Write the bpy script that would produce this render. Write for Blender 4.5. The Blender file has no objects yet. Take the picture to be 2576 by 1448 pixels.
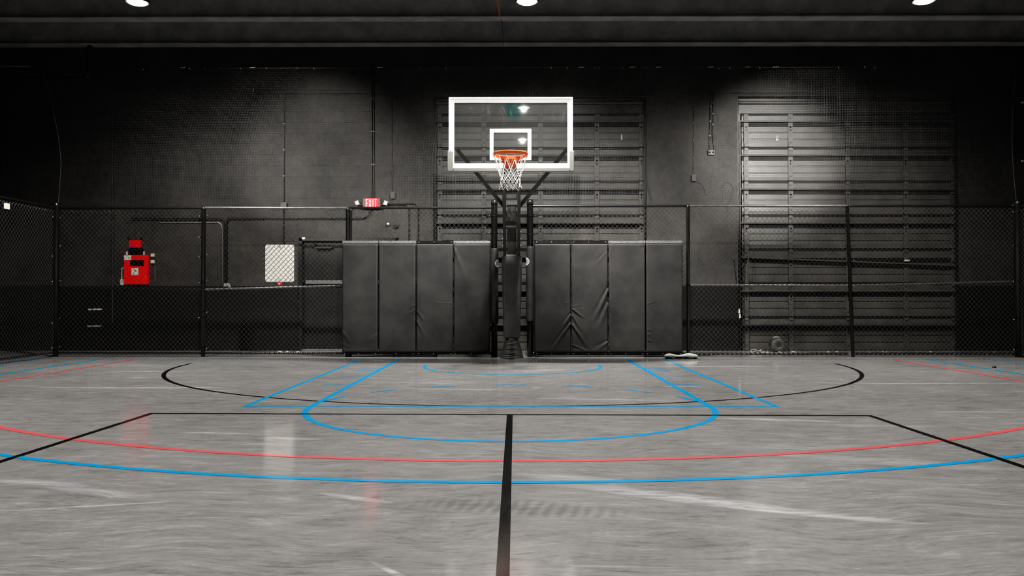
import bpy, math, random
from math import sin, cos, pi, sqrt, exp, atan2, radians
from mathutils import Vector, Matrix

random.seed(7)
COL = bpy.context.scene.collection
SC = bpy.context.scene

# ------------------------------------------------------------------ camera
F_PX, W_PX, H_PX = 2065.0, 2576, 1448
CAM = Vector((0.055, 0.0, 1.006))
YAW, PITCH = radians(0.3), math.atan(22 / F_PX)
cam_d = bpy.data.cameras.new('camera')
cam = bpy.data.objects.new('camera', cam_d)
COL.objects.link(cam)
cam_d.sensor_width = 36
cam_d.lens = F_PX / W_PX * 36
cam_d.clip_start, cam_d.clip_end = 0.05, 100
cam.location = CAM
cam.rotation_euler = (pi / 2 + PITCH, 0, YAW)
SC.camera = cam
ROT = cam.rotation_euler.to_matrix()


def ray(px, py):
    return ROT @ Vector(((px - W_PX / 2) / F_PX, (H_PX / 2 - py) / F_PX, -1.0))


def at(px, py, Y):
    """point of the vertical plane y=Y that the photograph shows at a pixel -> (x, z)"""
    d = ray(px, py)
    t = (Y - CAM.y) / d.y
    p = CAM + d * t
    return p.x, p.z


def X(px, Y):
    return at(px, 700, Y)[0]


def Z(py, Y):
    return at(1288, py, Y)[1]


# ------------------------------------------------------------------ mesh helper
class MB:
    def __init__(s):
        s.v, s.f, s.m, s.sm = [], [], [], []

    def add(s, vs, fs, mat=0, smooth=False):
        b = len(s.v)
        s.v.extend(vs)
        for f in fs:
            s.f.append(tuple(b + i for i in f))
            s.m.append(mat)
            s.sm.append(smooth)
        return s

    def box(s, x0, x1, y0, y1, z0, z1, mat=0):
        vs = [(x0, y0, z0), (x1, y0, z0), (x1, y1, z0), (x0, y1, z0),
              (x0, y0, z1), (x1, y0, z1), (x1, y1, z1), (x0, y1, z1)]
        return s.add(vs, [(0, 3, 2, 1), (4, 5, 6, 7), (0, 1, 5, 4), (1, 2, 6, 5), (2, 3, 7, 6), (3, 0, 4, 7)], mat)

    def bbox(s, x0, x1, y0, y1, z0, z1, b=0.005, mat=0):
        """box with chamfered edges in the xz outline and front/back"""
        b = min(b, (x1 - x0) / 2.01, (z1 - z0) / 2.01, (y1 - y0) / 2.01)
        def ring(i, y):
            return [(x0 + i + b, y, z0 + i), (x1 - i - b, y, z0 + i), (x1 - i, y, z0 + i + b), (x1 - i, y, z1 - i - b),
                    (x1 - i - b, y, z1 - i), (x0 + i + b, y, z1 - i), (x0 + i, y, z1 - i - b), (x0 + i, y, z0 + i + b)]
        vs = ring(b * .6, y0) + ring(0, y0 + b) + ring(0, y1 - b) + ring(b * .6, y1)
        fs = [tuple(range(8)), tuple(range(31, 23, -1))]
        for k in range(3):
            for i in range(8):
                j = (i + 1) % 8
                fs.append((k * 8 + j, k * 8 + i, (k + 1) * 8 + i, (k + 1) * 8 + j))
        return s.add(vs, fs, mat)

    def beam(s, p, q, w, h, up=(0, 0, 1), mat=0):
        """rectangular bar from p to q; w sideways, h along up"""
        p, q = Vector(p), Vector(q)
        d = (q - p).normalized()
        u = Vector(up)
        sd = d.cross(u)
        if sd.length < 1e-5:
            sd = d.cross(Vector((0, 1, 0)))
        sd.normalize()
        u = sd.cross(d).normalized()
        vs = []
        for c in (p, q):
            for a, b in ((-1, -1), (1, -1), (1, 1), (-1, 1)):
                vs.append(tuple(c + sd * a * w / 2 + u * b * h / 2))
        return s.add(vs, [(0, 1, 2, 3), (7, 6, 5, 4), (0, 4, 5, 1), (1, 5, 6, 2), (2, 6, 7, 3), (3, 7, 4, 0)], mat)

    def tube(s, path, r, n=8, closed=False, mat=0, caps=True, smooth=True):
        P = [Vector(p) for p in path]
        N = len(P)
        rr = r if isinstance(r, (list, tuple)) else [r] * N
        T = []
        for i in range(N):
            if closed:
                t = P[(i + 1) % N] - P[i - 1]
            else:
                t = P[min(i + 1, N - 1)] - P[max(i - 1, 0)]
            T.append(t.normalized() if t.length > 1e-9 else Vector((0, 0, 1)))
        a = Vector((0, 0, 1)) if abs(T[0].z) < .9 else Vector((0, 1, 0))
        nrm = (a - T[0] * a.dot(T[0])).normalized()
        vs, fs = [], []
        for i in range(N):
            nrm = (nrm - T[i] * nrm.dot(T[i]))
            nrm = nrm.normalized() if nrm.length > 1e-6 else T[i].orthogonal().normalized()
            bn = T[i].cross(nrm)
            for k in range(n):
                ang = 2 * pi * (k + .5) / n
                vs.append(tuple(P[i] + (nrm * cos(ang) + bn * sin(ang)) * rr[i]))
        for i in range(N if closed else N - 1):
            j = (i + 1) % N
            for k in range(n):
                l = (k + 1) % n
                fs.append((i * n + k, i * n + l, j * n + l, j * n + k))
        s.add(vs, fs, mat, smooth)
        if caps and not closed:
            s.add(vs[:n], [tuple(range(n - 1, -1, -1))], mat)
            s.add(vs[-n:], [tuple(range(n))], mat)
        return s

    def lathe(s, c, prof, n=24, axis='z', mat=0, smooth=True):
        """prof: (radius, height) list"""
        vs, fs = [], []
        for r, h in prof:
            for k in range(n):
                a = 2 * pi * k / n
                if axis == 'z':
                    vs.append((c[0] + r * cos(a), c[1] + r * sin(a), c[2] + h))
                elif axis == 'y':
                    vs.append((c[0] + r * cos(a), c[1] + h, c[2] + r * sin(a)))
                else:
                    vs.append((c[0] + h, c[1] + r * cos(a), c[2] + r * sin(a)))
        for i in range(len(prof) - 1):
            for k in range(n):
                l = (k + 1) % n
                f = (i * n + k, i * n + l, (i + 1) * n + l, (i + 1) * n + k)
                fs.append(f if axis != 'y' else f[::-1])
        return s.add(vs, fs, mat, smooth)

    def grid(s, fn, nu, nv, mat=0, smooth=True, flip=False):
        vs = [fn(i / nu, j / nv) for j in range(nv + 1) for i in range(nu + 1)]
        fs = []
        for j in range(nv):
            for i in range(nu):
                a = j * (nu + 1) + i
                f = (a, a + 1, a + nu + 2, a + nu + 1)
                fs.append(f[::-1] if flip else f)
        return s.add(vs, fs, mat, smooth)

    def poly(s, pts, y0, y1, mat=0):
        """xz outline (counter-clockwise seen from the front) extruded from y0 (front) to y1"""
        n = len(pts)
        vs = [(x, y0, z) for x, z in pts] + [(x, y1, z) for x, z in pts]
        fs = [tuple(range(n)), tuple(range(2 * n - 1, n - 1, -1))]
        for i in range(n):
            j = (i + 1) % n
            fs.append((j, i, n + i, n + j))
        return s.add(vs, fs, mat)

    def build(s, name, mats, parent=None, **props):
        me = bpy.data.meshes.new(name)
        me.from_pydata(s.v, [], s.f)
        for m in (mats if isinstance(mats, (list, tuple)) else [mats]):
            me.materials.append(m)
        me.polygons.foreach_set('material_index', s.m)
        me.polygons.foreach_set('use_smooth', s.sm)
        me.update()
        o = bpy.data.objects.new(name, me)
        COL.objects.link(o)
        if parent is not None:
            o.parent = parent
            o.matrix_parent_inverse = Matrix.Translation(-Vector(parent.location))
        for k, val in props.items():
            o[k] = val
        return o


def tag(o, label, cat, group=None):
    o['label'] = label
    o['category'] = cat
    if group:
        o['group'] = group
    return o


def thing(name, loc, label, cat, group=None):
    o = bpy.data.objects.new(name, None)
    o.empty_display_size = .1
    COL.objects.link(o)
    o.location = loc
    return tag(o, label, cat, group)


def struct_empty(name, loc=(0, 0, 0)):
    o = bpy.data.objects.new(name, None)
    COL.objects.link(o)
    o.location = loc
    o['kind'] = 'structure'
    return o


# ------------------------------------------------------------------ materials
class NT:
    def __init__(s, name):
        s.mat = bpy.data.materials.new(name)
        s.mat.use_nodes = True
        s.t = s.mat.node_tree
        s.t.nodes.clear()
        s.out = s.n('ShaderNodeOutputMaterial')

    def n(s, typ, **kw):
        nd = s.t.nodes.new(typ)
        for k, v in kw.items():
            setattr(nd, k, v)
        return nd

    def l(s, a, b):
        s.t.links.new(a, b)

    def coord(s):
        return s.n('ShaderNodeTexCoord').outputs['Object']

    def mapping(s, vec, loc=(0, 0, 0), rot=(0, 0, 0), scale=(1, 1, 1), typ='POINT'):
        m = s.n('ShaderNodeMapping', vector_type=typ)
        m.inputs['Location'].default_value = loc
        m.inputs['Rotation'].default_value = rot
        m.inputs['Scale'].default_value = scale
        s.l(vec, m.inputs['Vector'])
        return m.outputs[0]

    def noise(s, vec, scale, detail=4, rough=.55, dist=0, out='Fac'):
        nz = s.n('ShaderNodeTexNoise')
        nz.inputs['Scale'].default_value = scale
        nz.inputs['Detail'].default_value = detail
        nz.inputs['Roughness'].default_value = rough
        nz.inputs['Distortion'].default_value = dist
        if vec is not None:
            s.l(vec, nz.inputs['Vector'])
        return nz.outputs[out]

    def ramp(s, fac, stops):
        r = s.n('ShaderNodeValToRGB')
        el = r.color_ramp.elements
        while len(el) < len(stops):
            el.new(.5)
        for e, (p, c) in zip(el, stops):
            e.position = p
            e.color = (c, c, c, 1) if isinstance(c, (int, float)) else (*c, 1)
        s.l(fac, r.inputs[0])
        return r.outputs[0]

    def math(s, op, a, b=None, clamp=False):
        m = s.n('ShaderNodeMath', operation=op)
        m.use_clamp = clamp
        for i, v in enumerate((a, b)):
            if v is None:
                continue
            if isinstance(v, (int, float)):
                m.inputs[i].default_value = v
            else:
                s.l(v, m.inputs[i])
        return m.outputs[0]

    def mix(s, fac, a, b, blend='MIX'):
        m = s.n('ShaderNodeMix', data_type='RGBA', blend_type=blend)
        for sock, v in ((m.inputs[0], fac), (m.inputs[6], a), (m.inputs[7], b)):
            if isinstance(v, (int, float)):
                sock.default_value = v if sock == m.inputs[0] else (v, v, v, 1)
            elif isinstance(v, tuple):
                sock.default_value = (*v, 1) if len(v) == 3 else v
            else:
                s.l(v, sock)
        return m.outputs[2]

    def bsdf(s, base, rough=.5, metal=0, spec=.5, normal=None, **kw):
        b = s.n('ShaderNodeBsdfPrincipled')
        for key, v in (('Base Color', base), ('Roughness', rough), ('Metallic', metal), ('Specular IOR Level', spec)):
            if isinstance(v, (int, float)):
                b.inputs[key].default_value = (v, v, v, 1) if key == 'Base Color' else v
            elif isinstance(v, tuple):
                b.inputs[key].default_value = (*v, 1)
            else:
                s.l(v, b.inputs[key])
        for k, v in kw.items():
            b.inputs[k.replace('_', ' ')].default_value = v
        if normal is not None:
            s.l(normal, b.inputs['Normal'])
        s.l(b.outputs[0], s.out.inputs[0])
        return b

    def bump(s, h, strength=.3, dist=.01, normal=None):
        b = s.n('ShaderNodeBump')
        b.inputs['Strength'].default_value = strength
        b.inputs['Distance'].default_value = dist
        s.l(h, b.inputs['Height'])
        if normal is not None:
            s.l(normal, b.inputs['Normal'])
        return b.outputs[0]


def mat_plain(name, base, rough=.5, metal=0, spec=.5, var=.15, scale=6, bump=0, **kw):
    t = NT(name)
    c = t.coord()
    nz = t.noise(c, scale, 5, .6)
    base = (base,) * 3 if isinstance(base, (int, float)) else base
    lo = tuple(x * (1 - var) for x in base)
    hi = tuple(min(1, x * (1 + var)) for x in base)
    col = t.mix(t.ramp(nz, [(.3, 0), (.7, 1)]), lo, hi)
    nrm = t.bump(t.noise(c, scale * 12, 3), bump, .004) if bump else None
    t.bsdf(col, rough, metal, spec, nrm, **kw)
    return t.mat


def mat_emit(name, col, strength, base=.8):
    t = NT(name)
    c = t.coord()
    nz = t.noise(c, 3)
    b = t.bsdf(tuple(x * base for x in col), .4)
    b.inputs['Emission Color'].default_value = (*col, 1)
    s = t.math('MULTIPLY', t.ramp(nz, [(0, .95), (1, 1.05)]), strength)
    t.l(s, b.inputs['Emission Strength'])
    return t.mat


LOW_WALL_Z = 1.21


def mat_wall(block=True, name='painted_block', base=.058, warm=1.0):
    t = NT(name)
    c = t.coord()
    sep = t.n('ShaderNodeSeparateXYZ')
    t.l(c, sep.inputs[0])
    cmb = t.n('ShaderNodeCombineXYZ')
    t.l(sep.outputs[0], cmb.inputs[0])
    t.l(sep.outputs[2], cmb.inputs[1])
    uv = cmb.outputs[0]
    n1 = t.noise(c, 1.3, 5, .6)
    n2 = t.noise(c, 9, 6, .65)
    n3 = t.noise(c, 45, 3, .6)
    f = t.math('ADD', t.math('MULTIPLY', n1, .6), t.math('MULTIPLY', n2, .4))
    col = t.mix(t.ramp(f, [(.36, 0), (.66, 1)]), tuple(x * base for x in (.62, .61, .60)), tuple(x * base for x in (1.28, 1.24, 1.18)))
    speck = t.ramp(n3, [(.30, 1), (.40, 0)])
    col = t.mix(t.math('MULTIPLY', speck, .45), col, (base * .3,) * 3)
    h = t.math('ADD', t.math('MULTIPLY', n2, .35), t.math('MULTIPLY', n3, .5))
    if block:
        br = t.n('ShaderNodeTexBrick')
        br.offset = .5
        t.l(uv, br.inputs['Vector'])
        br.inputs['Scale'].default_value = 1
        br.inputs['Mortar Size'].default_value = .005
        br.inputs['Mortar Smooth'].default_value = .4
        br.inputs['Brick Width'].default_value = .405
        br.inputs['Row Height'].default_value = .203
        br.inputs['Color1'].default_value = (.86, .86, .86, 1)
        br.inputs['Color2'].default_value = (1.06, 1.05, 1.04, 1)
        br.inputs['Mortar'].default_value = (1.0, 1, 1, 1)
        col = t.mix(.75, col, br.outputs['Color'], 'MULTIPLY')
        col = t.mix(t.math('MULTIPLY', br.outputs['Fac'], t.ramp(n1, [(.38, .15), (.6, .9)])), col, (base * 1.55, base * 1.5, base * 1.45))
        h = t.math('SUBTRACT', h, t.math('MULTIPLY', br.outputs['Fac'], .9))
    else:
        cr = t.n('ShaderNodeTexVoronoi', feature='DISTANCE_TO_EDGE')
        t.l(t.mapping(c, scale=(.9, .9, .45)), cr.inputs['Vector'])
        cr.inputs['Scale'].default_value = 1.1
        crk = t.math('MULTIPLY', t.ramp(cr.outputs['Distance'], [(0, 1), (.006, 0)]), t.ramp(n1, [(.5, 0), (.6, 1)]))
        col = t.mix(t.math('MULTIPLY', crk, .8), col, (base * .2,) * 3)
    # base colour turns blacker and the finish glossier on the lower wall
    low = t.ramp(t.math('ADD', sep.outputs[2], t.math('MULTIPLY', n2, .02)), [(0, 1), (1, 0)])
    dd = t.math('LESS_THAN', sep.outputs[2], LOW_WALL_Z)
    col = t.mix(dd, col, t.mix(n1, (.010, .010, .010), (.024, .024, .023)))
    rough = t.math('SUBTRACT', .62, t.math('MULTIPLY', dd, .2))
    t.bsdf(col, rough, 0, .35, t.bump(h, .7, .013))
    return t.mat


def mat_vinyl():
    t = NT('black_vinyl')
    c = t.coord()
    n1 = t.noise(c, 2.2, 4, .6)
    n2 = t.noise(c, 260, 2, .5)
    n3 = t.noise(t.mapping(c, scale=(6, 6, 2)), 3, 5, .7)
    col = t.mix(t.ramp(n1, [(.3, 0), (.7, 1)]), (.030, .030, .031), (.052, .051, .050))
    col = t.mix(t.math('MULTIPLY', t.ramp(n3, [(.62, 0), (.74, 1)]), .5), col, (.012, .012, .012))
    rough = t.math('ADD', .36, t.math('MULTIPLY', n1, .2))
    h = t.math('ADD', t.math('MULTIPLY', n2, .12), t.math('MULTIPLY', t.noise(c, 7, 3), 1.2))
    t.bsdf(col, rough, 0, .2, t.bump(h, .25, .01))
    return t.mat


def mat_glass():
    t = NT('backboard_glass')
    c = t.coord()
    tr = t.n('ShaderNodeBsdfTransparent')
    tr.inputs[0].default_value = (.93, .95, .94, 1)
    gl = t.n('ShaderNodeBsdfGlossy')
    gl.inputs['Roughness'].default_value = .015
    df = t.n('ShaderNodeBsdfDiffuse')
    sm = t.noise(t.mapping(c, scale=(1, 1, .45)), 9, 6, .72, 1.2)
    sep = t.n('ShaderNodeSeparateXYZ')
    t.l(c, sep.inputs[0])
    hi = t.ramp(t.math('SUBTRACT', sep.outputs[2], 3.1), [(0, 0), (.85, 1)])
    smf = t.math('MULTIPLY', t.ramp(sm, [(.56, 0), (.72, 1)]), hi)
    gt = t.n('ShaderNodeTexGradient', gradient_type='SPHERICAL')
    t.l(t.mapping(c, loc=(.02, 12.08, 3.78), scale=(.16, 1, .22), typ='TEXTURE'), gt.inputs[0])
    tl = t.ramp(gt.outputs['Fac'], [(0, 0), (.4, 1)])
    col = t.mix(tl, (.55, .55, .55), (.12, .45, .40))
    t.l(col, df.inputs[0])
    fr = t.n('ShaderNodeFresnel')
    fr.inputs[0].default_value = 1.5
    m1 = t.n('ShaderNodeMixShader')
    t.l(fr.outputs[0], m1.inputs[0])
    t.l(tr.outputs[0], m1.inputs[1])
    t.l(gl.outputs[0], m1.inputs[2])
    m2 = t.n('ShaderNodeMixShader')
    t.l(t.math('MULTIPLY', t.math('ADD', t.math('MULTIPLY', smf, t.math('ADD', .35, tl)), .16), .14), m2.inputs[0])
    t.l(m1.outputs[0], m2.inputs[1])
    t.l(df.outputs[0], m2.inputs[2])
    t.l(m2.outputs[0], t.out.inputs[0])
    return t.mat


def floor_common(t, c):
    """roughness + bump shared by the concrete and its painted lines"""
    w = t.noise(t.mapping(c, rot=(0, 0, .25), scale=(1.2, 2.6, 1)), 2.2, 3, .5, .4)
    fine = t.noise(t.mapping(c, rot=(0, 0, .35), scale=(4, 22, 1)), 4, 6, .65)
    # trowel ripples in the foreground
    rp = t.mapping(c, loc=(-.12, 3.93, 0), rot=(0, 0, -.20), scale=(1, 1, 1), typ='TEXTURE')
    wv = t.n('ShaderNodeTexWave', wave_type='BANDS', bands_direction='X')
    wv.inputs['Scale'].default_value = 5.2
    wv.inputs['Distortion'].default_value = 2.2
    wv.inputs['Detail'].default_value = 2
    t.l(rp, wv.inputs['Vector'])
    g = t.n('ShaderNodeTexGradient', gradient_type='SPHERICAL')
    t.l(t.mapping(c, loc=(.05, 3.93, 0), rot=(0, 0, -.22), scale=(.62, .17, 1), typ='TEXTURE'), g.inputs[0])
    mask = t.ramp(g.outputs['Fac'], [(0, 0), (.45, 1)])
    g2 = t.n('ShaderNodeTexGradient', gradient_type='SPHERICAL')
    t.l(t.mapping(c, loc=(.75, 3.05, 0), rot=(0, 0, -.5), scale=(.75, .55, 1), typ='TEXTURE'), g2.inputs[0])
    mask2 = t.math('MULTIPLY', t.ramp(g2.outputs['Fac'], [(0, 0), (.5, 1)]), .15)
    rip = t.math('MULTIPLY', wv.outputs['Fac'], t.math('ADD', mask, mask2))
    h = t.math('ADD', t.math('ADD', t.math('MULTIPLY', w, .30), t.math('MULTIPLY', fine, .10)), t.math('MULTIPLY', rip, .16))
    nrm = t.bump(h, .15, .012)
    rough = t.math('ADD', .05, t.math('MULTIPLY', t.ramp(t.noise(t.mapping(c, scale=(1, 2.4, 1)), 1.6, 5, .6), [(.35, 0), (.7, 1)]), .10))
    return rough, nrm, w, fine, rip


def floor_ripple_dark(rip):
    return rip


SMEARS = [  # x, y, half length, half width, angle, strength (pale trowel smears in the concrete)
    (.95, 4.08, .80, .10, -.42, .55), (1.35, 3.86, .60, .05, -.36, .75), (.35, 4.55, .35, .10, -.35, .3),
    (2.35, 5.05, .75, .12, -.30, .30), (1.95, 5.55, .55, .12, .10, .22), (-2.15, 6.05, .28, .05, -.05, .6),
    (-1.55, 5.85, .25, .05, -.15, .4), (-2.55, 4.45, .35, .06, -.2, .5), (-2.1, 4.25, .35, .07, -.25, .4),
    (-2.0, 3.95, .45, .018, .25, .65), (-1.15, 4.55, .30, .03, -.2, .55), (-.75, 4.12, .24, .04, -.5, .5),
    (-4.2, 9.1, 1.2, .07, .0, .55), (-4.9, 11.0, .6, .12, -.05, .45), (-5.6, 12.1, .7, .12, -.1, .35),
    (2.8, 11.9, 1.4, .10, -.03, .4), (4.6, 9.6, 1.5, .06, -.03, .4), (-.6, 8.95, .8, .05, -.1, .5), (.9, 8.05, .7, .06, -.12, .45),
    (2.15, 6.75, .55, .07, -.15, .6), (2.9, 6.45, .5, .04, -.2, .35), (-.35, 2.95, .25, .02, -.9, .6), (-.18, 2.6, .2, .018, -.8, .5),
    (4.1, 7.2, .6, .03, -.05, .4), (-.2, 11.2, 1.0, .05, 0, .4), (-1.0, 9.6, .7, .05, -.05, .35), (1.9, 9.25, .25, .05, .1, .5),
    (.35, 12.5, .6, .06, -.2, .4), (-1.9, 12.9, .4, .08, -.3, .35), (-2.3, 7.9, .5, .03, .1, .35),
]


def mat_floor():
    t = NT('polished_concrete')
    c = t.coord()
    rough, nrm, w, fine, rip = floor_common(t, c)
    big = t.noise(c, .7, 5, .6)
    warp = t.noise(c, .9, 2, .5, 0, 'Color')
    mv = t.n('ShaderNodeVectorMath', operation='MULTIPLY_ADD')
    t.l(warp, mv.inputs[0])
    mv.inputs[1].default_value = (.6, .55, 0)
    t.l(c, mv.inputs[2])
    cw = mv.outputs[0]
    s1 = t.noise(t.mapping(cw, rot=(0, 0, .30), scale=(1.3, 4.2, 1)), 2.6, 10, .72)
    s2 = t.noise(t.mapping(cw, rot=(0, 0, -.45), scale=(2.2, 13, 1)), 3.2, 9, .74)
    s3 = t.noise(t.mapping(c, rot=(0, 0, .2), scale=(1, 2.6, 1)), 34, 4, .7)
    f = t.math('ADD', t.math('ADD', t.math('MULTIPLY', s1, .38), t.math('MULTIPLY', s2, .30)), t.math('ADD', t.math('MULTIPLY', big, .20), t.math('MULTIPLY', s3, .12)))
    col = t.ramp(f, [(.40, (.17, .165, .166)), (.47, (.315, .308, .307)), (.535, (.39, .382, .38)), (.60, (.56, .555, .56))])

    def ridge(n, width):
        return t.ramp(t.math('ABSOLUTE', t.math('SUBTRACT', n, .5)), [(0, 1), (width, 0)])
    gate = t.noise(c, .8, 3, .6)
    r1 = t.noise(t.mapping(cw, rot=(0, 0, -.2), scale=(.8, 6, 1)), 1.3, 6, .6)
    col = t.mix(t.math('MULTIPLY', t.math('MULTIPLY', ridge(r1, .010), t.ramp(gate, [(.5, 0), (.6, 1)])), .45), col, (.72, .72, .74))
    r2 = t.noise(t.mapping(cw, rot=(0, 0, .5), scale=(1.2, 3.4, 1)), 1.7, 7, .66)
    col = t.mix(t.math('MULTIPLY', t.math('MULTIPLY', ridge(r2, .008), t.ramp(gate, [(.38, 1), (.52, 0)])), .55), col, (.09, .09, .09))
    # thin pale scratches everywhere
    sc = t.noise(t.mapping(cw, rot=(0, 0, -.12), scale=(.7, 9, 1)), 1.6, 9, .66)
    col = t.mix(t.math('MULTIPLY', t.ramp(sc, [(.60, 0), (.70, 1)]), .5), col, (.62, .62, .64))
    # dark scuffs
    dk = t.noise(t.mapping(cw, scale=(1, 2.4, 1)), 1.9, 10, .78)
    col = t.mix(t.math('MULTIPLY', t.ramp(dk, [(.57, 0), (.72, 1)]), .5), col, (.12, .12, .125))
    col = t.mix(t.math('MULTIPLY', rip, .42), col, (.13, .125, .12))
    # pale smears
    acc = None
    stre = t.ramp(t.noise(t.mapping(cw, scale=(1, 6, 1)), 4, 6, .7), [(.38, .12), (.58, 1)])
    for x, y, L, Wd, a, st in SMEARS:
        g = t.n('ShaderNodeTexGradient', gradient_type='SPHERICAL')
        sv = t.n('ShaderNodeVectorMath', operation='MULTIPLY_ADD')
        t.l(warp, sv.inputs[0])
        sv.inputs[1].default_value = (0, Wd * 3.0, 0)
        t.l(c, sv.inputs[2])
        t.l(t.mapping(sv.outputs[0], loc=(x, y + Wd * 1.5, 0), rot=(0, 0, a), scale=(L, Wd, 1), typ='TEXTURE'), g.inputs[0])
        v = t.math('MULTIPLY', t.math('POWER', g.outputs['Fac'], .55), min(1, st * 1.7))
        acc = v if acc is None else t.math('MAXIMUM', acc, v)
    col = t.mix(t.math('MULTIPLY', t.math('MULTIPLY', acc, stre), 1.25, True), col, (.74, .74, .77))
    t.bsdf(col, rough, 0, .45, nrm)
    return t.mat


def mat_line(name, col, var=.06):
    t = NT(name)
    c = t.coord()
    rough, nrm, w, fine, rip = floor_common(t, c)
    nz = t.noise(c, 14, 5, .7)
    cc = t.mix(t.ramp(nz, [(.3, 0), (.7, 1)]), tuple(x * (1 - var) for x in col), tuple(min(1, x * (1 + var)) for x in col))
    t.bsdf(cc, rough, 0, .3, nrm)
    return t.mat


M = {}
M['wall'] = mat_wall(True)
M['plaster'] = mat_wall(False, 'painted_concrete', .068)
M['floor'] = mat_floor()
M['blue'] = mat_line('blue_line_paint', (.002, .44, .95))
M['teal'] = mat_line('teal_line_paint', (.06, .27, .33))
M['red'] = mat_line('red_line_paint', (.98, .165, .175))
M['black'] = mat_line('black_line_tape', (.012, .012, .012), .4)
M['ceil'] = mat_plain('black_ceiling_paint', .20, .7, var=.3, scale=2, bump=.2)
M['steel'] = mat_plain('black_beam_paint', .30, .5, var=.25, scale=3, bump=.15)
M['coat'] = mat_plain('black_coated_steel', .014, .28, 0, .6, .2, 20)
M['wire'] = mat_plain('black_coated_wire', .36, .3, .85, .9, .2, 30)
M['rail'] = mat_plain('worn_shiny_rail', .16, .3, .5, .6, .3, 12)
M['arm'] = mat_plain('dark_grey_arm_paint', .05, .35, 0, .6, .2, 10)
M['bolt'] = mat_plain('zinc_plated_bolt', .75, .25, 1, .5, .1, 40)
M['galv'] = mat_plain('worn_steel_edge', .40, .35, .7, .5, .3, 30)
M['vinyl'] = mat_vinyl()
M['vinyl_plain'] = mat_plain('black_vinyl_sleeve', .052, .42, 0, .35, .2, 5, .1)
M['pole_vinyl'] = mat_plain('black_pole_vinyl', .085, .45, 0, .35, .2, 5, .1)
M['netmat'] = mat_plain('black_net_twine', .036, .7, var=.2, scale=4)
M['rope'] = mat_plain('grey_edge_rope', .05, .7, var=.2, scale=9)
M['doorsteel'] = mat_plain('charcoal_door_steel', (.092, .090, .086), .40, .0, .5, .22, 3, .06)
M['doordark'] = mat_plain('dark_door_hardware', .045, .45, .0, .5, .25, 8)
M['strut'] = mat_plain('charcoal_door_strut', (.088, .086, .083), .45, 0, .5, .25, 7)
M['darkdoor'] = mat_plain('black_door_paint', .022, .4, 0, .5, .2, 3, .1)
M['shade_joint'] = mat_plain('black_shade_joint', .006, .7)
M['pipe'] = mat_plain('black_painted_conduit', .016, .4, 0, .5, .2, 9)
M['pipe_grey'] = mat_plain('grey_painted_conduit', .05, .45, 0, .5, .2, 9)
M['pipe_bright'] = mat_plain('bare_metal_conduit', .5, .3, .8, .5, .2, 9)
M['boxgrey'] = mat_plain('grey_box_paint', .06, .5, var=.15, scale=9)
M['white'] = mat_plain('white_enamel', (.82, .82, .81), .35, var=.03, scale=4)
M['boardwhite'] = mat_plain('white_board_face', (.80, .79, .74), .35, var=.03, scale=5)
M['frame_white'] = mat_plain('white_backboard_frame', (.86, .86, .86), .35, var=.02, scale=5)
M['hoop_orange'] = mat_plain('orange_rim_paint', (.90, .125, .02), .35, var=.08, scale=14)
M['hoop_orange2'] = mat_plain('orange_mount_paint', (.86, .16, .06), .45, var=.08, scale=14)
M['cord'] = mat_plain('white_net_cord', (.80, .78, .74), .8, var=.06, scale=40)
M['grey_pad'] = mat_plain('grey_foam_padding', (.30, .30, .285), .6, var=.06, scale=8, bump=.1)
M['red_box'] = mat_plain('red_alarm_enamel', (.95, .004, .003), .35, var=.05, scale=8)
M['cream'] = mat_plain('cream_plastic', (.72, .68, .56), .45, var=.05, scale=20)
M['blackgloss'] = mat_plain('black_window_glass', .006, .12, 0, .6, .1, 5)
M['purple'] = mat_plain('purple_label', (.25, .01, .5), .5)
M['ink'] = mat_plain('dark_ink', .04, .6)
M['gold'] = mat_plain('ochre_ink', (.45, .3, .05), .6)
M['glass'] = mat_glass()
M['exit_red'] = mat_emit('exit_red_face', (1, .004, .02), .85)
M['exit_letter'] = mat_emit('exit_letter_glow', (1, .42, .42), 1.7)
M['exit_case'] = mat_plain('exit_sign_case', (.10, .055, .045), .4)
M['lens'] = mat_plain('frosted_lamp_lens', (.70, .68, .64), .3, var=.15, scale=60)
M['lamp'] = mat_emit('lamp_diffuser', (1, .97, .92), 70)
M['orange_wire'] = mat_plain('orange_cable', (.75, .36, .14), .5)
M['dirty_white'] = mat_plain('dirty_white', (.62, .60, .54), .7, var=.25, scale=25)
M['bristle'] = mat_plain('dark_bristle', .02, .8)
M['dullgrey'] = mat_plain('dull_grey_plastic', (.10, .10, .09), .45, var=.2, scale=10)
M['redtag'] = mat_plain('red_orange_plastic', (.75, .06, .02), .4)
M['straw'] = mat_plain('straw_rope', (.16, .14, .08), .8)

# ------------------------------------------------------------------ room
YW, YF = 15.30, 13.75          # rear wall face, fence plane
XL, XR, YB, ZC = -9.6, 10.0, -8.0, 6.1
Y_BASE, Y_FT, Y_BB, Y_RIM = 13.25, 7.55, 12.08, 11.70


def floor_pt(px, py):
    d = ray(px, py)
    p = CAM - d * (CAM.z / d.z)
    return p.x, p.y


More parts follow.
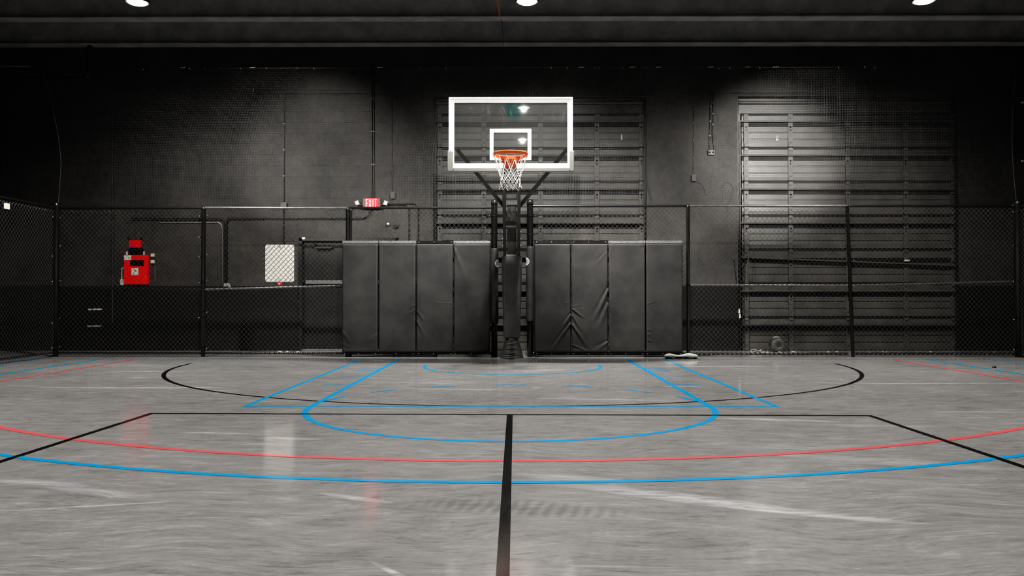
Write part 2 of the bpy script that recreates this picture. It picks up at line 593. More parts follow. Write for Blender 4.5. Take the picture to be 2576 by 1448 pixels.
def floor_lines(mb):
    z = [0.0004]

    def strip(pts, w, mat, closed=False, step=.00005):
        n = len(pts)
        vs, fs = [], []
        for i in range(n):
            a = pts[max(i - 1, 0)]
            b = pts[min(i + 1, n - 1)]
            dx, dy = b[0] - a[0], b[1] - a[1]
            L = sqrt(dx * dx + dy * dy)
            nx, ny = -dy / L, dx / L
            vs += [(pts[i][0] + nx * w / 2, pts[i][1] + ny * w / 2, z[0]), (pts[i][0] - nx * w / 2, pts[i][1] - ny * w / 2, z[0])]
        for i in range(n - 1):
            fs.append((2 * i + 1, 2 * i + 3, 2 * i + 2, 2 * i))
        mb.add(vs, fs, mat)
        z[0] += step

    def arc(cx, cy, r, a0, a1, n=72):
        return [(cx + r * cos(a0 + (a1 - a0) * i / n), cy + r * sin(a0 + (a1 - a0) * i / n)) for i in range(n + 1)]

    BL, TE, RE, BK = 1, 2, 3, 4
    w = .05
    # black goal-area arc
    strip(arc(0, 12.40, 4.85, pi, 2 * pi), .055, BK)
    # sidelines and baseline
    strip([(-7.60, -6), (-7.60, Y_BASE)], w, BL)
    strip([(7.60, -6), (7.60, Y_BASE)], w, BL)
    strip([(-7.62, Y_BASE), (7.62, Y_BASE)], w, TE)
    # key
    for s in (-1, 1):
        strip([(s * 2.44, Y_BASE), (s * 2.44, Y_FT - .025)], w, BL)
        strip([(s * 1.83, Y_BASE), (s * 1.83, Y_FT)], .058, BL)
        for k, yy in enumerate((11.55, 11.25, 10.32, 9.42)):
            strip([(s * 1.86, yy), (s * 2.16, yy)], .04, BL)
    strip([(-2.44, Y_FT), (2.44, Y_FT)], w, BL)
    strip(arc(0, Y_FT, 1.83, pi, 2 * pi), .055, BL)
    for a in (18, 42, 66, 90, 114, 138, 162):
        strip(arc(0, Y_FT, 1.83, radians(a - 5.6), radians(a + 5.6), 6), .042, BL)
    # restricted arc
    strip([(-1.27, 12.12)] + arc(0, 11.90, 1.27, pi, 2 * pi, 40) + [(1.27, 12.12)], w, BL)
    # three-point lines
    r2, xc = 6.66, 6.08
    a = math.acos(xc / r2)
    strip([(-xc, Y_BASE)] + arc(0, Y_RIM, r2, pi + a, 2 * pi - a, 90) + [(xc, Y_BASE)], .062, RE)
    r1, xb = 7.24, 6.64
    a = math.acos(xb / r1)
    strip([(-xb, Y_BASE)] + arc(0, Y_RIM, r1, pi + a, 2 * pi - a, 90) + [(xb, Y_BASE)], .056, BL)
    # black court
    xl, xr, yt = -3.09, 3.045, 7.02
    strip([(xl - .025, yt + .05), (xr + .025, yt - .05)], w, BK)
    strip([(xl, yt + .07), (xl - .01, -5)], w, BK)
    strip([(xr, yt - .03), (xr + .06, -5)], w, BK)
    pa, pb = floor_pt(1282.5, 1042), floor_pt(1264.5, 1448)
    strip([pa, (pb[0] + (pb[0] - pa[0]) * 1.8, pb[1] + (pb[1] - pa[1]) * 1.8)], .05, BK)


mb = MB()
mb.box(XL - .3, XR + .3, YB - .3, YW + 1.2, -.25, 0)
floor_lines(mb)
mb.build('floor', [M['floor'], M['blue'], M['teal'], M['red'], M['black']], kind='structure')

# openings of the rear wall
EX0, EX1, EZ = X(752, YW), X(1003, YW), Z(598, YW)
D1 = (X(1089, YW), X(1628, YW))
D2 = (X(1857, YW), X(2413, YW))
DZ = Z(243, YW)
mb = MB()
T = .34
xs = [XL - .3, EX0, EX1, D1[0], D1[1], D2[0], D2[1], XR + .3]
for i, (a, b) in enumerate(zip(xs[:-1], xs[1:])):
    m = 1 if i in (4,) else 0
    if i == 1:
        mb.box(a, b, YW, YW + T, EZ, ZC, 0)
    elif i in (3, 5):
        mb.box(a, b, YW, YW + T, DZ, ZC, 0)
    else:
        mb.box(a, b, YW, YW + T, 0, ZC, m)
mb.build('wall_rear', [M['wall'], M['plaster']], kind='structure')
MB().box(XL - .3, XL, YB, YW, 0, ZC).build('wall_left', M['darkdoor'], kind='structure')
MB().box(XR, XR + .3, YB, YW, 0, ZC).build('wall_right', M['darkdoor'], kind='structure')
MB().box(XL - .3, XR + .3, YB - .3, YB, 0, ZC).build('wall_back', M['darkdoor'], kind='structure')
mb = MB()
mb.box(XL - .3, XR + .3, YB - .3, YW + T, ZC, ZC + .2)
for k in range(0, 66):                    # ribs of the steel roof deck
    x = XL + .15 + k * .3
    mb.box(x, x + .09, YB, YW, ZC - .035, ZC)
mb.build('ceiling', M['ceil'], kind='structure')


def ibeam(name, y, zb, h=.42, fw=.20):
    b = MB()
    b.box(XL, XR, y - fw / 2, y + fw / 2, zb, zb + .016)
    b.box(XL, XR, y - .008, y + .008, zb + .016, zb + h)
    b.box(XL, XR, y - fw / 2, y + fw / 2, zb + h, zb + h + .016)
    b.build(name, M['steel'], kind='structure')


ZB = 5.42
n = 0
for y in (13.02, 14.36, 11.0, 9.0, 6.8, 4.4, 1.5, -2, -5):
    n += 1
    ibeam('trim_%d' % n, y, ZB if y > 12 else 5.62)
# ------------------------------------------------------------------ doors
# personnel door behind the left pads
d = struct_empty('door_1', ((EX0 + EX1) / 2, YW, 0))
mb = MB()
for a, b in ((EX0, EX0 + .06), (EX1 - .06, EX1)):
    mb.bbox(a, b, YW - .02, YW + .15, 0, EZ, .006)
mb.bbox(EX0, EX1, YW - .02, YW + .15, EZ - .06, EZ, .006)
mb.build('door_frame', M['darkdoor'], d)
MB().box(EX0 + .06, EX1 - .06, YW + .07, YW + .12, .03, EZ - .06).build('door_leaf', M['darkdoor'], d)
mb = MB()
zc = Z(709, YW)
mb.bbox(EX0 + .12, EX1 - .12, YW + .005, YW + .045, zc - .035, zc + .035, .008)
mb.box(EX0 + .12, EX0 + .18, YW + .04, YW + .08, zc - .03, zc + .03)
mb.box(EX1 - .18, EX1 - .12, YW + .04, YW + .08, zc - .03, zc + .03)
mb.build('push_bar', M['galv'], d)
MB().bbox(EX0 + .06, EX1 - .06, YW - .03, YW + .12, 0, .028, .006).build('threshold', M['pipe_bright'], d)
mb = MB()
mb.bbox(EX0 + .30, EX0 + .62, YW + .0, YW + .06, EZ - .20, EZ - .13, .006)
mb.beam((EX0 + .34, YW + .02, EZ - .14), (EX0 + .30, YW - .08, EZ - .10), .02, .02)
mb.build('door_closer', M['darkdoor'], d)
MB().bbox(EX0 + .06, EX0 + .12, YW - .032, YW - .02, EZ - .03, EZ + .01, .004).build('paper_label', M['boardwhite'], d)


def sectional(name, x0, x1, stx, bent=None):
    """sectional overhead door seen from inside: ribbed sections, stiles, struts, hinges, tracks"""
    d = struct_empty(name, ((x0 + x1) / 2, YW + .1, 0))
    yp = YW + .12
    zt = Z(283, YW)
    ns = 7
    hs = zt / ns
    for k in range(ns):
        z0, z1 = k * hs + .012, (k + 1) * hs - .004
        prof = []                          # (z, y) from the bottom up with three pressed grooves
        prof += [(z0, yp + .04), (z0, yp), (z0 + hs * .10, yp - .004)]
        for g in (.22, .42, .62):
            zc_ = z0 + hs * g
            prof += [(zc_ - .012, yp), (zc_ - .004, yp + .012), (zc_ + .006, yp + .012), (zc_ + .012, yp - .002)]
        prof += [(z0 + hs * .76, yp), (z1 - .02, yp - .004), (z1, yp + .006), (z1, yp + .04)]
        mb = MB()
        vs = []
        for z, y in prof:
            vs += [(x0 + .105, y, z), (x1 - .085, y, z)]
        mb.add(vs, [(2 * i, 2 * i + 1, 2 * i + 3, 2 * i + 2) for i in range(len(prof) - 1)])
        mb.build('door_section', M['doorsteel'], d)
        # strut (hat channel) near the top of every section, its upper face catches the light
        zs = z1 - hs * .245
        za = zb = 0
        if bent is not None and k == bent:
            za, zb = -.005, -.16
        mb = MB()
        prof2 = [(yp - .004, .012), (yp - .082, .016), (yp - .090, .010), (yp - .088, -.008), (yp - .07, -.010), (yp - .004, -.012)]
        vs = []
        for y, dz in prof2:
            vs += [(x0 + .05, y, zs + dz + za), (x1 - .05, y, zs + dz + zb)]
        mb.add(vs, [(2 * i, 2 * i + 2, 2 * i + 3, 2 * i + 1) for i in range(len(prof2) - 1)])
        mb.add([vs[0], vs[2], vs[4], vs[6], vs[8], vs[10]], [(0, 1, 2, 3, 4, 5)])
        mb.add([vs[1], vs[3], vs[5], vs[7], vs[9], vs[11]], [(5, 4, 3, 2, 1, 0)])
        mb.build('strut', M['strut'], d)
        mb = MB()                          # black strip painting the strut's shadow, plus dark strip at section joints
        mb.box(x0 + .11, x1 - .09, yp - .012, yp + .0, zs - .088, zs - .013)
        mb.box(x0 + .11, x1 - .09, yp - .008, yp + .03, z1 - .036, z1 + .010)
        mb.build('shade_joint_strip', M['shade_joint'], d)
    for sx in stx:
        mb = MB()
        for k in range(ns):
            z0, z1 = k * hs + .01, (k + 1) * hs - .01
            mb.bbox(sx - .044, sx + .044, yp - .022, yp + .01, z0, z1, .004, 0)
            for zz, r in ((z0 + hs * .58, .019), (z0 + hs * .49, .012), (z0 + hs * .12, .008), (z0 + hs * .84, .007)):
                mb.lathe((sx, yp - .0235, zz), [(0, 0), (r, 0)], 10, 'y', 1)
            if k < ns - 1:                 # hinge
                mb.bbox(sx - .036, sx + .036, yp - .034, yp - .018, z1 - .06, z1 + .08, .004, 0)
                mb.tube([(sx - .05, yp - .034, z1 + .01), (sx + .05, yp - .034, z1 + .01)], .010, 8, mat=1)
        mb.build('stile', [M['strut'], M['blackgloss']], d)
    for sx, e in ((x0, 1), (x1, -1)):
        mb = MB()
        a, b = sorted((sx, sx + e * .02))
        mb.box(a, b, YW + .03, YW + .12, 0, DZ - .02)
        a, b = sorted((sx + e * .035, sx + e * .05))
        mb.box(a, b, YW + .0, YW + .012, 0, zt - .15)
        a, b = sorted((sx + e * .02, sx + e * .05))
        mb.box(a, b, YW + .05, YW + .06, 0, zt - .1)
        mb.build('track', M['darkdoor'], d)
    mb = MB()                              # flat header sheet above the top section
    mb.box(x0 + .06, x1 - .06, yp + .03, yp + .05, zt + .01, DZ)
    mb.tube([(x0 + .05, yp + .0, DZ - .09), (x1 - .05, yp + .0, DZ - .09)], .03, 10)
    mb.build('header_panel', M['doorsteel'], d)
    MB().box(x0, x1, yp + .06, yp + .10, 0, DZ).build('backing_sheet', M['darkdoor'], d)
    return d, yp


d2, yp = sectional('door_2', D1[0], D1[1], [X(p, YW + .1) for p in (1106, 1217, 1360, 1502, 1614)])
mb = MB()
x, z = at(1564, 345, yp - .003)
mb.bbox(x - .012, x + .012, yp - .014, yp - .003, z - .05, z + .05, .004)
mb.build('white_sticker', M['boardwhite'], d2)
mb = MB()                                  # small white characters at the foot of the door
x, z = at(1318, 884, yp - .03)
for px0, st in ((0, [((0, 1), (1, 1)), ((1, 1), (0, 0)), ((0, 0), (1, 0))]), (.045, [((0, 1), (1, 1)), ((1, 1), (.4, 0))])):
    for p, q in st:
        mb.beam((x + px0 + p[0] * .022, yp - .03, z + p[1] * .03), (x + px0 + q[0] * .022, yp - .03, z + q[1] * .03), .002, .006, (0, 1, 0))
mb.build('lettering', M['boardwhite'], d2)
d3, yp = sectional('door_3', D2[0], D2[1], [X(p, YW + .1) for p in (1878, 1990, 2134, 2280, 2399)], bent=2)
mb = MB()
x, z = at(1955, 347, yp - .003)
mb.box(x - .022, x - .015, yp - .006, yp - .002, z - .045, z + .05)
mb.box(x + .010, x + .017, yp - .006, yp - .002, z - .045, z + .05)
mb.box(x - .016, x + .012, yp - .006, yp - .002, z - .045, z - .02)
mb.build('white_sticker', M['boardwhite'], d3)
x, z = at(2281, 655, yp - .03)
MB().bbox(x - .05, x + .05, yp - .06, yp - .022, z - .015, z + .015, .006).build('pull_handle', M['boardwhite'], d3)

# ------------------------------------------------------------------ chain link fences
PW, PH = .078, .084


def chain(mb, u0, u1, z0, z1, mp, r=.0029):
    """interwoven zig-zag wires; mp(u, z, off) -> point"""
    nw = int((u1 - u0) / (PW / 2))
    nz = int((z1 - z0) / (PH / 2))
    sw = (u1 - u0) / nw
    sh = (z1 - z0) / nz
    vs, fs = mb.v, mb.f
    for j in range(nw):
        b0 = len(vs)
        for k in range(nz + 1):
            right = (k + j) % 2
            u = u0 + j * sw + (sw + .003 if right else -.003)
            off = .0035 if right else -.0035
            for du, do in ((r, 0), (0, r), (-r, 0), (0, -r)):
                vs.append(mp(u + du, z0 + k * sh, off + do))
        for k in range(nz):
            a = b0 + k * 4
            for q in range(4):
                p = (q + 1) % 4
                fs.append((a + q, a + p, a + 4 + p, a + 4 + q))
    mb.m.extend([0] * (len(fs) - len(mb.m)))
    mb.sm.extend([True] * (len(fs) - len(mb.sm)))


def post(parent, x, y, r, zt, dome=True):
    mb = MB()
    mb.lathe((x, y, 0), [(0, .0), (r, .0), (r, zt)], 20)
    mb.build('post', M['coat'], parent)
    mb = MB()
    if dome:
        mb.lathe((x, y, zt), [(r * 1.12, -.03), (r * 1.14, 0), (r * .95, .03), (r * .55, .05), (0, .057)], 20)
    else:
        mb.lathe((x, y, zt), [(r * 1.15, -.025), (r * 1.15, .0), (r * .9, .022), (0, .03)], 16)
    mb.build('post_cap', M['coat'], parent)


def bands(parent, x, y, r, zs, sides=(1,), ydir=False):
    for z in zs:
        for s in sides:
            mb = MB()
            mb.lathe((x, y, z), [(r * 1.07, -.011), (r * 1.09, 0), (r * 1.07, .011)], 16)
            if ydir:
                mb.box(x - .006, x + .006, y - r - .045, y - r, z - .011, z + .011)
                mb.lathe((x, y - r - .045, z), [(0, -.016), (.012, -.012), (.012, .012), (0, .016)], 8, 'y', 1)
            else:
                a, b = sorted((x + s * r, x + s * (r + .04)))
                mb.box(a, b, y - .008, y + .008, z - .011, z + .011)
                mb.lathe((x + s * (r + .032), y - .016, z), [(0, -.014), (.011, -.010), (.012, .004), (0, .012)], 8, 'y', 1)
            mb.build('tension_band', [M['coat'], M['bolt']], parent)


def rail(parent, name, p, q, r=.021, mat='coat'):
    MB().tube([p, q], r, 12).build(name, M[mat], parent)


Pz = lambda py: Z(py, YF)
Px = lambda px: X(px, YF)
ZT = Pz(522)
cornL, pL2, pL3, gL = Px(140), Px(511.5), Px(876), Px(1243.5)
gR, pR2, pR3, cornR = Px(1333.5), Px(1731), Px(2137), Px(2562)

fl = thing('chain_link_fence', (cornL, YF, 0), 'long black chain-link fence run left of the hoop, carrying the left four pads', 'fence', 'chain-link fences')
post(fl, cornL, YF, .050, Pz(515))
post(fl, pL2, YF, .033, Pz(523), False)
post(fl, pL3 - .018, YF, .025, Pz(525), False)
post(fl, pL3 + .035, YF + .01, .025, Pz(527), False)
post(fl, gL, YF, .052, Pz(509))
spansL = [(cornL + .05, pL2 - .033), (pL2 + .033, pL3 - .043), (pL3 + .06, gL - .052)]
zmid = [(Pz(721), Pz(728)), (Pz(728), Pz(718)), (Pz(718), Pz(718))]
rail(fl, 'top_rail', (cornL + .04, YF, ZT), (pL2, YF, ZT))
rail(fl, 'top_rail', (pL2, YF, ZT), (pL3, YF, ZT - .005), .021, 'rail')
rail(fl, 'top_rail', (pL3, YF, ZT - .005), (gL - .04, YF, ZT))
for (a, b), (za, zb) in zip(spansL, zmid):
    rail(fl, 'middle_rail', (a, YF + .01, za), (b - (.03 if b > gL - .1 else 0), YF + .01, zb), .019, 'rail' if abs(a - pL2) < .1 else 'coat')
    rail(fl, 'bottom_rail', (a, YF, .062), (b, YF, .062), .021)
    mb = MB()
    chain(mb, a + .03, b - .03, .04, ZT - .045, lambda u, z, o: (u, YF - .028 + o, z))
    mb.build('wire_mesh', M['wire'], fl)
bands(fl, cornL, YF, .050, [Pz(v) for v in (547, 618, 706, 800, 872)], (1,))
bands(fl, cornL, YF, .050, [Pz(v) for v in (545, 644, 708, 812, 874)], (1,), True)
bands(fl, pL2, YF, .033, [Pz(v) for v in (541, 640, 705, 785, 876)], (1,))
bands(fl, pL2, YF, .033, [Pz(v) for v in (543, 596, 646, 711, 799)], (-1,))
bands(fl, gL, YF, .052, [Pz(v) for v in (543, 585)], (-1,))

fr = thing('chain_link_fence', (cornR, YF, 0), 'long black chain-link fence run right of the hoop, carrying the right four pads', 'fence', 'chain-link fences')
post(fr, gR, YF, .052, Pz(509))
post(fr, pR2, YF, .029, Pz(518), False)
post(fr, cornR, YF, .062, Pz(511))
mb = MB()
mb.tube([(Px(2132), YF, Pz(518)), (Px(2145), YF, 0)], .029, 14)
mb.build('post', M['coat'], fr)
mb = MB()
mb.lathe((Px(2132), YF, Pz(518)), [(.033, -.025), (.033, 0), (.026, .022), (0, .03)], 14)
mb.build('post_cap', M['coat'], fr)
ZTR = Pz(518)
spansR = [(gR + .052, pR2 - .03), (pR2 + .03, pR3 - .03), (pR3 + .03, cornR - .062)]
zmr = [(Pz(718), Pz(717)), (Pz(717), Pz(718)), (Pz(718), Pz(708))]
for (a, b), (za, zb) in zip(spansR, zmr):
    rail(fr, 'top_rail', (a - .03, YF, ZTR), (b + .03, YF, ZTR), .021, 'rail' if a > pR2 - .1 and a < pR3 else 'coat')
    rail(fr, 'middle_rail', (a + (.03 if a < gR + .1 else 0), YF + .01, za), (b, YF + .01, zb), .019, 'rail')
    rail(fr, 'bottom_rail', (a, YF, .055), (b, YF, .055), .023)
    mb = MB()
    chain(mb, a + .03, b - .02, .04, ZTR - .045, lambda u, z, o: (u, YF - .028 + o, z))
    mb.build('wire_mesh', M['wire'], fr)
bands(fr, cornR, YF, .062, [Pz(v) for v in (517, 534, 617, 708, 803, 878)], (-1,))
bands(fr, gR, YF, .052, [Pz(v) for v in (543, 590)], (1,))
bands(fr, Px(2138), YF, .03, [Pz(v) for v in (654, 718)], (1,))
bands(fr, pR2, YF, .029, [Pz(v) for v in (717,)], (1, -1))

for sgn, xc, lab in ((-1, cornL, 'black chain-link side fence running from the left corner post towards the viewer'),
                     (1, cornR, 'black chain-link side fence running from the right corner post towards the viewer')):
    t = thing('chain_link_fence', (xc, YF - .1, 0), lab, 'fence', 'chain-link fences')
    y1 = YF - .09
    y0 = 10.6
    rail(t, 'top_rail', (xc, y1, ZT), (xc, y0, ZT))
    rail(t, 'middle_rail', (xc - sgn * .0, y1, Pz(716)), (xc, y0, Pz(716)), .019)
    rail(t, 'bottom_rail', (xc, y1, .062), (xc, y0, .062))
    post(t, xc, y0, .033, ZT + .02, False)
    mb = MB()
    chain(mb, y0, y1 - .02, .04, ZT - .045, (lambda xc, sgn: lambda u, z, o: (xc - sgn * (.028 + o), u, z))(xc, sgn))
    mb.build('wire_mesh', M['wire'], t)
    if sgn < 0:
        mb = MB()
        x_, z_ = xc + .035, Z(519, 12.42)
        mb.bbox(x_, x_ + .012, 12.28, 12.42, z_ - .045, z_ + .045, .004)
        tag(mb.build('paper_tag', M['boardwhite']), 'small white tag fixed near the top of the left side fence', 'tag')

# ------------------------------------------------------------------ wall pads
ZP1, ZP0 = Z(612, 13.62), Z(886.5, 13.62)


def wall_pad(x0, x1, top_mat, creases, label, seed, tz=0):
    t = thing('wall_pad', ((x0 + x1) / 2, 13.70, ZP0), label, 'wall pad', 'wall pads hung on the fence')
    w, h = x1 - x0, ZP1 - ZP0
    rng = random.Random(seed)
    lumps = [(rng.uniform(0, w), rng.uniform(0, h), rng.uniform(.12, .3), rng.uniform(-.006, .006)) for _ in range(9)]

    def height(x, z):
        ex = min(x, w - x)
        ez = min(z, h - z)
        e = min(ex, ez)
        prof = .055 * (1 - (1 - min(e / .022, 1)) ** 2.4)
        for cx, cz, s, a in lumps:
            prof += a * exp(-((x - cx) ** 2 + (z - cz) ** 2) / (s * s)) * min(1, e / .08)
        for (ax, az, bx, bz, amp, wd) in creases:
            dx, dz = bx - ax, bz - az
            L2 = dx * dx + dz * dz
            k = max(0, min(1, ((x - ax) * dx + (z - az) * dz) / L2))
            dd = sqrt((x - ax - k * dx) ** 2 + (z - az - k * dz) ** 2)
            sd = ((x - ax) * dz - (z - az) * dx) / sqrt(L2)
            ww = wd * (.45 + .75 * k)
            taper = (1 - k) ** .6 if k > 0 else 1
            prof += amp * taper * (exp(-(dd / ww) ** 2) - .55 * exp(-((dd - ww * 1.7) / ww) ** 2) * (1 if sd > 0 else 0)) * min(1, ex / .012 + .25)
        return prof

    mb = MB()
    mb.grid(lambda u, v: (x0 + u * w, 13.695 - max(height(u * w, v * h), .004), ZP0 + v * h), 56, 150)
    mb.box(x0 + .004, x1 - .004, 13.69, 13.715, ZP0 + .004, ZP1 - .004)
    mb.build('pad_cover', M['vinyl'], t)
    for nm, za, zb, mt in (('top_flange', ZP1 + .002, ZP1 + .05, top_mat), ('bottom_flange', ZP0 - .035, ZP0 - .002, 'coat')):
        mb = MB()
        mb.bbox(x0 + .002, x1 - .002, 13.675, 13.70, za, zb, .004)
        for fx in (.06, .47, .93):
            mb.lathe((x0 + w * fx + rng.uniform(-.01, .01), 13.675, (za + zb) / 2), [(.010, .0), (.008, -.005), (0, -.007)], 8, 'y', 1)
        mb.build(nm, [M[mt], M['bolt']], t)


def crs(lst, ox, oy, k, x0, sz=13.62):
    out = []
    for (ax, ay, bx, by, amp, wd) in lst:
        xa, za = at(ox + ax / k, oy + ay / k, sz)
        xb, zb = at(ox + bx / k, oy + by / k, sz)
        out.append((xa - x0, za - ZP0, xb - x0, zb - ZP0, amp, wd))
    return out


PX = lambda p: X(p, 13.64)
KL, KR = 3.149, 4.827
padsL = [
    (859, 951, 'galv', [(943, 1170, 1010, 1270, .008, .03), (943, 1275, 1010, 1305, .007, .02), (1228, 1190, 1160, 1260, .006, .04)],
     'black vinyl wall pad beside the dark exit doorway, outermost of those left of the hoop'),
    (951, 1046, 'galv', [(1526, 995, 1478, 1035, .010, .018), (1526, 965, 1490, 975, .006, .012)],
     'black vinyl wall pad left of the hoop, second in from the exit doorway end'),
    (1046, 1140, 'coat', [(1533, 1010, 1595, 1095, .010, .022), (1533, 1090, 1600, 1215, .009, .026), (1822, 951, 1660, 945, .005, .012), (1822, 480, 1780, 560, .004, .03)],
     'black vinyl wall pad left of the hoop, third in from the exit doorway end'),
    (1140, 1234, 'galv', [(1832, 520, 1935, 790, .009, .05)],
     'black vinyl wall pad with one long slanting crease, beside the left gate post'),
]
padsR = [
    (1343, 1437, 'coat', [(517, 905, 420, 1062, .020, .022), (517, 1010, 275, 1365, .024, .026), (505, 765, 440, 785, .005, .012)],
     'black vinyl wall pad beside the right gate post, one diagonal fold at its lower corner'),
    (1437, 1531, 'coat', [(523, 850, 668, 965, .018, .020), (523, 930, 640, 1110, .018, .022), (523, 1040, 735, 1345, .022, .030),
                          (972, 600, 795, 1000, .020, .035), (972, 770, 850, 1090, .018, .040), (523, 828, 655, 808, .007, .010),
                          (945, 165, 815, 310, .005, .02), (523, 1290, 735, 1378, .012, .02), (972, 1250, 800, 1375, .012, .035)],
     'badly wrinkled black vinyl wall pad, the most creased of all the pads'),
    (1531, 1625, 'galv', [(1422, 100, 1380, 160, .004, .02)],
     'smooth black vinyl wall pad right of the hoop, just past the badly wrinkled one'),
    (1625, 1719, 'galv', [(1438, 792, 1545, 765, .006, .012), (1438, 1110, 1505, 1120, .007, .014), (1438, 1165, 1495, 1180, .007, .014), (1438, 1235, 1500, 1255, .009, .016)],
     'black vinyl wall pad right of the hoop, outermost, next to bare fence'),
]
for k, (a, b, tm, cl, lab) in enumerate(padsL):
    wall_pad(PX(a) + .003, PX(b) - .003, tm, crs(cl, 560, 460, KL, PX(a)), lab, 11 + k)
for k, (a, b, tm, cl, lab) in enumerate(padsR):
    wall_pad(PX(a) + .003, PX(b) - .003, tm, crs(cl, 1330, 600, KR, PX(a)), lab, 31 + k)

# ------------------------------------------------------------------ padded sleeves on the gate posts
for gx, y0, y1, sg, lab in ((gL, 813, 625, 1, 'black padded sleeve with white ball logo on the gate post left of the hoop'),
                            (gR, 808, 620, -1, 'black padded sleeve with white ball logo on the gate post right of the hoop')):
    zb, zt = Pz(y0), Pz(y1)
    t = thing('post_sleeve', (gx, YF, zb), lab, 'post pad', 'padded sleeves on the gate posts')
    R = .070
    mb = MB()
    rng = random.Random(5 if sg > 0 else 9)
    prof = [(.053, 0), (R * .93, .0)] + [(R * (1 + rng.uniform(-.035, .02)), .015 + (zt - zb - .03) * i / 26) for i in range(27)] + [(R * .93, zt - zb), (.053, zt - zb)]
    mb.lathe((gx, YF, zb), prof, 28)
    mb.build('sleeve_cover', M['vinyl_plain'], t)
    mb = MB()                              # seam
    mb.tube([(gx + sg * -.055, YF - .048, zb + .01), (gx + sg * -.055, YF - .048, zt - .01)], .004, 6)
    mb.build('seam', M['vinyl_plain'], t)
    # white ball mark: circle with ribs, wrapped round the sleeve
    mb = MB()
    zc = zb + (zt - zb) * .80
    lr = .062
    ang0 = radians(66)                # direction of the mark's middle, from the front towards the hoop

    def wrap(u, v, o=.0):
        a = ang0 + u / R
        return (gx + sg * (R + .004 + o) * sin(a), YF - (R + .004 + o) * cos(a), zc + v)

    for pts in ([(lr * cos(i * pi / 16), lr * sin(i * pi / 16)) for i in range(33)],
                [(-lr * .55 * cos(i * pi / 16 - pi / 2) * 1.0, lr * sin(i * pi / 16 - pi / 2)) for i in range(17)],
                [(-lr * .12 * cos(i * pi / 16 - pi / 2), lr * sin(i * pi / 16 - pi / 2)) for i in range(17)],
                [(lr * .5 * cos(i * pi / 16 - pi / 2), lr * sin(i * pi / 16 - pi / 2)) for i in range(17)]):
        for p, q in zip(pts[:-1], pts[1:]):
            du, dv = q[0] - p[0], q[1] - p[1]
            L = sqrt(du * du + dv * dv)
            nx, ny = -dv / L * .0065, du / L * .0065
            f = [wrap(p[0] + nx, p[1] + ny), wrap(q[0] + nx, q[1] + ny), wrap(q[0] - nx, q[1] - ny), wrap(p[0] - nx, p[1] - ny)]
            mb.add(f, [(0, 1, 2, 3)] if sg < 0 else [(3, 2, 1, 0)])
    mb.build('ball_logo', M['white'], t)

# ------------------------------------------------------------------ basketball hoop
hp = thing('basketball_hoop', (0, 13.5, 0), 'basketball hoop with glass backboard, orange rim and black padded pole', 'basketball hoop')
HX = -.018
yb = Y_BB
bx0, bz1 = at(1129, 245, yb)
bx1, bz0 = at(1441, 424, yb)
HX = (bx0 + bx1) / 2


def rect_frame(mb, x0, x1, z0, z1, w, y0, y1, mat=0, b=.004):
    mb.bbox(x0, x1, y0, y1, z1 - w, z1, b, mat)
    mb.bbox(x0, x1, y0, y1, z0, z0 + w, b, mat)
    mb.bbox(x0, x0 + w, y0, y1, z0 + w, z1 - w, b, mat)
    mb.bbox(x1 - w, x1, y0, y1, z0 + w, z1 - w, b, mat)


mb = MB()
mb.box(bx0 + .01, bx1 - .01, yb, yb + .012, bz0 + .01, bz1 - .01)
bb = mb.build('glass_panel', M['glass'], hp)
mb = MB()
rect_frame(mb, bx0, bx1, bz0, bz1, .024, yb - .022, yb + .045)
mb.build('backboard_frame', M['frame_white'], hp)
mb = MB()
rect_frame(mb, bx0 + .026, bx1 - .026, bz0 + .026, bz1 - .026, .054, yb - .004, yb - .001, b=.001)
mb.build('border_stripe', M['white'], hp)
mb = MB()
tx0, tz1 = at(1232, 324, yb)
tx1, tz0 = at(1336.5, 403, yb)
rect_frame(mb, tx0, tx1, tz0, tz1, .054, yb - .004, yb - .001, b=.001)
mb.build('target_square', M['white'], hp)
# grey bolster padding round the lower edge
mb = MB()
sx0, sz1 = at(1125.5, 379, yb - .03)
sx1, _ = at(1444.5, 379, yb - .03)
_, sz0 = at(1288, 430.5, yb - .03)
ix0, ix1, iz = at(1138.5, 400, yb - .03)[0], at(1434, 400, yb - .03)[0], at(1288, 422, yb - .03)[1]
mb.bbox(sx0, ix0 + .012, yb - .035, yb + .06, sz0, sz1, .012)
mb.bbox(ix1 - .012, sx1, yb - .035, yb + .06, sz0, sz1, .012)
mb.bbox(ix0 + .012, ix1 - .012, yb - .035, yb + .06, sz0, iz, .004)
mb.build('edge_padding', M['grey_pad'], hp)
# rim
rx, rzc = HX, None
rz = Z(386.5, Y_RIM)
R = .2395
mb = MB()
mb.tube([(rx + R * cos(2 * pi * i / 64), Y_RIM + R * sin(2 * pi * i / 64), rz) for i in range(64)], .0125, 12, closed=True)
mb.tube([(rx + R * cos(2 * pi * i / 64), Y_RIM + R * sin(2 * pi * i / 64), rz - .024) for i in range(64)], .0085, 10, closed=True)
rim = mb.build('rim', M['hoop_orange'], hp)
for k in range(12):                         # no-tie net hooks under the ring
    a = radians(15 + 30 * k)
    p = Vector((rx + R * cos(a), Y_RIM + R * sin(a), rz - .026))
    ta = Vector((-sin(a), cos(a), 0)) * .014
    MB().tube([p - ta, p - ta * .6 - Vector((0, 0, .016)), p + ta * .6 - Vector((0, 0, .016)), p + ta], .0035, 6).build('net_hook', M['hoop_orange'], rim)
mb = MB()                                   # braces and hinge box behind the ring
